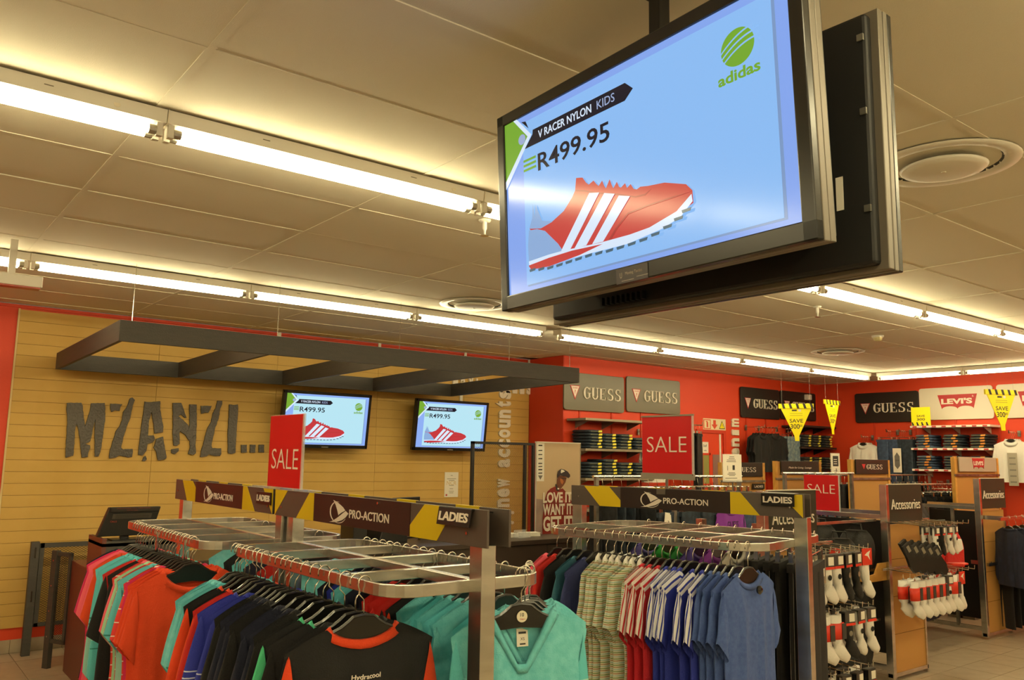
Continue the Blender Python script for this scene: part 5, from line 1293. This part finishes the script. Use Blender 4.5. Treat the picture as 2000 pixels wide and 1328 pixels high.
# ------------------------------------------------------------------ accessories stands
def acc(label, x, y, w, zt, D=1.9):
    t = thing('accessory_stand', label, 'display stand', (x, y, 0), 0)
    obj('upright', B().b2(0, .045, -.03, .03, .02, zt), M_steel, t, bevel=.003)
    obj('upright', B().b2(w-.02, w, -.02, .02, .0, 1.2), M_steel, t, bevel=.002)
    e = obj('end_board', B().b2(.05, w-.02, -.008, .010, .06, zt-.33), M_mdf2, t)
    for z in (.36, .66, .96): obj('groove', B().b2(.05, w-.02, -.0086, -.0078, z-.002, z+.002), mat('groove_dark', '6b4a20', .9), e)
    obj('base_rail', B().b2(0, w, -.02, .02, .03, .06), M_steel, t)
    h = obj('header', B().b2(.05, w+.02, -.022, -.010, zt-.31, zt), mat('header_brown', '34332a', .5, spec=.25), t, bevel=.002)
    obj('header_edge', B().b2(.05, w+.02, -.023, -.009, zt, zt+.006), M_signw, h)
    text('Accessories', M_hw, h, (.05+(w-.03)/2, -.022, zt-.165), .085, (w-.03)*.86, .006, -.004)
    obj('side_rail', B().b2(.005, .04, .03, D, 1.29, 1.325), M_steel, t); obj('side_rail', B().b2(.01, .03, .03, D, .08, .12), M_steel, t); obj('side_rail', B().b2(w-.03, w-.005, .03, D, 1.29, 1.325), M_steel, t)
    for yy in (D*.33, D*.66, D): obj('side_upright', B().b2(.008, .034, yy-.015, yy+.015, .1, 1.3), M_steeld, t)
    obj('rear_upright', B().b2(0, .045, D, D+.05, 0, zt-.2), M_steel, t)
    obj('middle_board', B().b2(w/2-.01, w/2+.01, .05, D, .15, 1.26), M_blackp, t)
    return t
acc('accessories stand hidden behind the right rack, its sign just below the header', 4.42, 3.16, .56, 1.57, .45)
acc('accessories stand with tan end board nearest at the right', 6.80, 3.65, .60, 1.575)
acc('accessories stand farther right, beside the navy jackets', 9.21, 3.93, .62, 1.61, .8)

M_sock = mat('sock_white', 'eeeae2', .9, bump=(200, .3), sheen=.2); M_sockb = mat('sock_black', '1a1918', .9, bump=(200, .3))
M_card = mat('card_charcoal', '3a3531', .6); M_cardr = mat('card_red', 'd8341c', .5); M_cardg = mat('card_silver', '8d8778', .4, .3)
def sockmesh():
    b = B(); path = [(0, 0, -.02), (.0, 0, -.08), (.002, 0, -.13), (.012, 0, -.165), (.035, 0, -.195), (.062, 0, -.215)]
    b.tube(path, [.028, .030, .030, .033, .030, .020], 10).move(0, lambda x, y, z: (x, y*.5, z))
    return b.mesh('sock', M_sock, True)
SKM = sockmesh()
CARD = B().b2(-.034, .034, -.017, -.014, -.075, -.015).b2(-.034, .034, .014, .017, -.075, -.015).b2(-.034, .034, -.016, .016, -.02, -.013).mesh('card', M_card)
BAND = B().tube([(0, 0, -.055), (0, 0, -.125)], .046, 14).move(0, lambda x, y, z: (x, y*.52, z)).mesh('band', M_cardr, True)
BAND2 = B().b2(.008, .036, -.0262, -.020, -.124, -.056).mesh('band_panel', M_card)
HK = B().tube([(0, 0, -.015), (0, 0, .012)], .0018, 4).b2(-.006, .006, -.001, .001, -.018, -.008).mesh('hook', M_chrome)
def sock(x, y, z, rz, style, label, group, s=1.):
    t = thing('sock_pack', label, 'socks', (x, y, z), rz, group); t.scale = (s, s, s)
    obj('hook', HK, M_chrome, t)
    if style in ('white', 'black'):
        obj('sock', SKM, M_sock if style == 'white' else M_sockb, t); c = obj('card', CARD, M_card, t)
        obj('price_label', B().b2(-.008, .028, -.0185, -.017, -.058, -.022), M_paper, c); obj('flash', B().b2(-.034, .034, -.018, -.017, -.075, -.064), M_cardr, c)
        obj('round_badge', B().disc((.0, -.0165, -.11), .012, .002, 14, 'y'), M_sockb if style == 'white' else M_cardg, t)
    elif style == 'card':
        obj('sock', SKM, M_sock, t); c = obj('card', B().b2(-.045, .045, -.018, -.014, -.13, -.01), M_cardg, t)
        obj('label_print', B().b2(-.034, .034, -.0186, -.018, -.10, -.025), M_paper, c)
    elif style == 'redcard':
        obj('sock', SKM, M_sock, t); c = obj('card', B().b2(-.036, .036, -.018, -.014, -.075, .0), M_cardr, t)
        obj('leaping_mark', B().prism([(-.02, -.03), (.0, -.018), (.024, -.01), (.012, -.03), (.022, -.055), (.002, -.035)], -.0186, -.018), M_paper, c)
    else:        # multipack with a red band
        for q in (-.016, .002, .018): obj('sock', SKM, M_sock, t, (q, q*.3, 0), (0, 0, q*20))
        bd = obj('band', BAND, M_cardr, t); obj('band_panel', BAND2, M_card, t)
    return t
def prong_rack(label, x0, x1, y, z, n, d=.28):
    t = thing('prong_rail', label, 'display rail', (0, y, z), 0)
    obj('bar', B().b2(x0, x1, -.008, .008, -.01, .01), M_steel, t)
    for k in range(n):
        x = x0+(x1-x0)*(k+.5)/n
        obj('prong', B().tube([(x, 0, .0), (x, -d, -.01), (x, -d-.002, .02)], .0035, 5), M_chrome, t)
    return t
def fill(x0, x1, y, z, n, styles, where, group, s, d=.28, rows=2):
    for k in range(n):
        x = x0+(x1-x0)*(k+.5)/n
        for r_ in range(rows):
            st_ = styles[(k+r_*2) % len(styles)]
            nm = {'white': 'white socks on a dark card', 'black': 'black socks on a dark card', 'card': 'white socks behind a silver card', 'multi': 'white socks with a red band', 'redcard': 'white socks on a red card'}[st_]
            sock(x, y-d+.03+.09*r_, z-.012, rnd.uniform(-.2, .2), st_, '%s, %s along the %s row, %s' % (nm, ORD[k], ['front', 'rear', 'third'][r_], where), group, s)
prong_rack('upper prong rail of socks at the end of the hidden stand', 4.36, 5.10, 3.10, 1.235, 7)
fill(4.36, 5.10, 3.10, 1.235, 7, ['card', 'card', 'white', 'white', 'black', 'black', 'redcard'], 'upper prongs', 'socks on the upper prongs', 1.35)
prong_rack('middle prong rail of socks at the end of the hidden stand', 4.40, 5.14, 3.10, .89, 6)
fill(4.40, 5.14, 3.10, .89, 6, ['card', 'multi', 'multi', 'black', 'white', 'white'], 'middle prongs', 'socks on the middle prongs', 1.3)
prong_rack('lowest prong rail of socks at the end of the hidden stand', 4.42, 5.12, 3.10, .53, 5)
fill(4.42, 5.12, 3.10, .53, 5, ['black', 'multi', 'white', 'black', 'black'], 'lowest prongs', 'socks on the lowest prongs', 1.3)
# end board of the nearer stand: slippers on the upper prongs, multipacks on the lower
prong_rack('upper prong rail with black insoles on the nearer accessories stand', 6.74, 7.55, 3.64, 1.27, 8, .36)
prong_rack('lower prong rail with banded socks on the nearer accessories stand', 6.72, 7.62, 3.64, .89, 8, .36)
fill(6.50, 7.35, 3.60, .89, 8, ['multi', 'multi', 'multi', 'multi', 'multi', 'white', 'multi', 'redcard'], 'tan end board', 'banded socks on the tan end board', 1.35, .34)
INS = B().prism([(-.035, 0), (.035, 0), (.032, -.12), (.045, -.2), (.03, -.26), (0, -.275), (-.032, -.26), (-.042, -.2), (-.03, -.12)], -.012, .012).mesh('sole', M_blackp)
for k in range(5):
    t = thing('slipper', 'black slipper hanging aslant, %s from the left on the upper prongs' % ORD[k], 'slippers', (6.40+.115*k, 3.30, 1.16-.012*k), -.3, 'black slippers on the upper prongs'); t.rotation_euler = (0, -.55, -.3)
    obj('sole', INS, M_blackp, t); obj('strap', B().prism([(-.04, -.02), (.04, -.02), (.045, -.11), (-.045, -.11)], -.03, -.010), mat('strap_dark', '24201e', .8, bump=(150, .5)), t, bevel=.006)
    obj('label', B().b2(-.012, .016, -.032, -.03, -.09, -.04), M_cardg, t); obj('hook', HK, M_chrome, t)
fill(6.95, 7.4, 3.60, 1.27, 4, ['white', 'black', 'white'], 'beside the slippers', 'socks beside the slippers', 1.1, .3)
cp = thing('cap', 'black cap with white front panel and red peak by the red bag', 'cap', (7.62, 3.5, 1.13), -.5)
obj('crown', B().lathe([(0, .0), (.05, -.006), (.085, -.04), (.095, -.11), (.0, -.11)], 20), M_sockb, cp, smooth=True); obj('front_panel', B().prism([(-.045, -.015), (.045, -.015), (.06, -.1), (0, -.14), (-.06, -.1)], -.1, -.085), M_sock, cp, bevel=.01); obj('peak', B().prism([(-.09, -.0), (.09, 0), (.08, .06), (0, .1), (-.08, .06)], -.23, -.215, 'xy').move(0, lambda a, b, c: (a, -b-.06, c)), M_cardr, cp, bevel=.005)

# bags: soft boxes
def bag(label, x, y, z, w, d, h, m, rz=0., stripes=False, cat='bag'):
    t = thing('sports_bag', label, cat, (x, y, z), rz)
    b = B(); n = 12; k = 9
    prof = []
    for j in range(k+1):
        v = j/k; s = (math.sin(PI*(.08+.84*v)))**.45
        for i in range(n):
            a = 2*PI*i/n; ca, sa = math.cos(a), math.sin(a)
            r_ = (abs(ca)**4+abs(sa)**4)**-.25
            b.v.append((w/2*ca*r_*s*(1+.05*math.sin(3*a+5*v)), d/2*sa*r_*s*(1+.06*math.sin(2*a+7*v)), -h*v))
    for j in range(k):
        for i in range(n): b.f.append((j*n+i, j*n+(i+1) % n, (j+1)*n+(i+1) % n, (j+1)*n+i))
    b.f.append(tuple(range(n))); b.f.append(tuple(k*n+i for i in reversed(range(n))))
    obj('body', b, m, t, smooth=True)
    obj('handle', B().tube([(-.06, 0, -.01), (-.05, 0, .05), (.05, 0, .05), (.06, 0, -.01)], .007, 6), M_blackp, t); obj('pocket', B().b2(-w*.3, w*.3, -d/2-.018, -d/2+.03, -h*.85, -h*.45), m, t, bevel=.02)
    if stripes:
        for q in range(3): obj('stripe', B().prism([(-.04+.03*q, -h*.32), (-.022+.03*q, -h*.32), (-.012+.03*q, -h*.48), (-.030+.03*q, -h*.48)], -d/2-.012, -d/2-.004), M_sock, t)
    return t
M_bagb = mat('bag_black', '141313', .75, bump=(90, .3)); M_bagr = mat('bag_red', 'c0201c', .8, bump=(60, .4)); M_bagn = mat('bag_navy', '1a2038', .8, bump=(60, .4))
for k, (y, z, s_) in enumerate([(3.80, 1.20, 1), (4.12, 1.22, 0), (4.45, 1.22, 0), (4.80, 1.2, 0), (3.82, .80, 0), (4.2, .78, 0), (4.6, .8, 0), (3.85, .42, 0), (4.3, .42, 0), (5.1, 1.2, 0)]):
    bag('black sports bag%s, %s along the nearer stand' % (' with three white stripes' if s_ else '', ORD[k]), 6.62, y, z, .27, .26, .34, M_bagb, -PI/2+rnd.uniform(-.2, .2), s_)
for k, (x, y, z, s_) in enumerate([(5.9, 3.62, 1.12, 0), (6.2, 3.70, 1.16, 1), (6.05, 3.9, .78, 0), (6.3, 3.75, .42, 0)]):
    bag('black shoe bag%s, %s on the side rail of the tan stand' % (' with white stripes' if s_ else '', ORD[k]), x, y, z, .30, .16, .36, M_bagb, -.75, s_)
sr = thing('side_arm_rail', 'steel arm rail reaching out from the nearer accessories stand, holding black bags', 'display rail', (6.79, 3.72, 1.29))
obj('arm_bar', B().b2(-1.1, 0, -.01, .01, -.02, .0), M_steel, sr); obj('arm_bar', B().b2(-1.1, 0, -.01, .01, -.42, -.40), M_steel, sr); obj('arm_bar', B().b2(-1.1, 0, -.01, .01, -.82, -.80), M_steel, sr); obj('arm_end', B().b2(-1.1, -1.08, -.01, .01, -1.29, .0), M_steel, sr)
wt = thing('wooden_tray', 'pale wooden tray on the side of the nearer accessories stand', 'tray', (6.68, 3.88, .80), 0)
obj('base', B().b2(-.16, .12, -.22, .2, 0, .015), M_wood, wt); obj('front', B().b2(-.175, -.16, -.22, .2, 0, .05), M_wood, wt, bevel=.003)
obj('end', B().prism([(-.175, 0), (.12, 0), (.12, .14), (.0, .14), (-.06, .06), (-.175, .05)], -.235, -.22), M_wood, wt, bevel=.002)
bag('red drawstring bag with black cords between the two accessories stands', 8.45, 3.95, 1.16, .42, .25, .46, M_bagr, -.2)
bag('black backpack hanging behind the red bag', 8.15, 4.1, 1.32, .4, .3, .5, M_bagb, .1); bag('black holdall low between the accessories stands', 8.3, 4.1, .78, .7, .4, .5, M_bagn, .05); bag('black backpack left of the red bag', 7.8, 4.15, 1.15, .4, .3, .5, M_bagb, -.1)
bag('second red bag behind the farther accessories post', 9.0, 4.3, 1.05, .35, .25, .5, M_bagr, 0); bag('large black holdall on the low shelf between the stands', 8.8, 4.35, .72, .6, .4, .5, M_bagb, .1); bag('black rucksack hanging high between the stands', 8.7, 4.35, 1.36, .4, .25, .42, M_bagb, .1)
# jackets on the farther stand
K['jacket'] = cloth('jacket_navy', '1b2137', (14, '232a44'))
rr = thing('hanging_rail', 'steel rail on the farther accessories stand carrying navy jackets', 'display rail', (9.9, 3.72, 1.215), 0)
obj('rail', B().b2(-.7, 1.2, -.012, .012, -.02, .012), M_steel, rr); obj('bracket', B().b2(-.62, -.6, .0, .2, -.02, .02), M_steel, rr)
for k in range(9): hang(9.42+.17*k, 3.72, 1.228, 1.0+rnd.uniform(-.15, .15), 'long', 'jacket', 'navy jacket, %s from the left on the farther accessories stand' % ORD[k], 'navy jackets on the farther stand', 'hangers of the navy jackets')
rr2 = thing('hanging_rail', 'lower steel rail carrying black trousers under the navy jackets', 'display rail', (10.0, 3.9, .74), 0)
obj('rail', B().b2(-.7, 1.2, -.012, .012, -.02, .012), M_steel, rr2); obj('bracket', B().b2(-.62, -.6, .0, .2, -.02, .02), M_steel, rr2)
for k in range(9): hang_trousers(9.6+.16*k, 3.9, .745, 1.0, K['black'], 'black track trousers, %s from the left under the navy jackets' % ORD[k], 'track trousers under the navy jackets', None, .58)
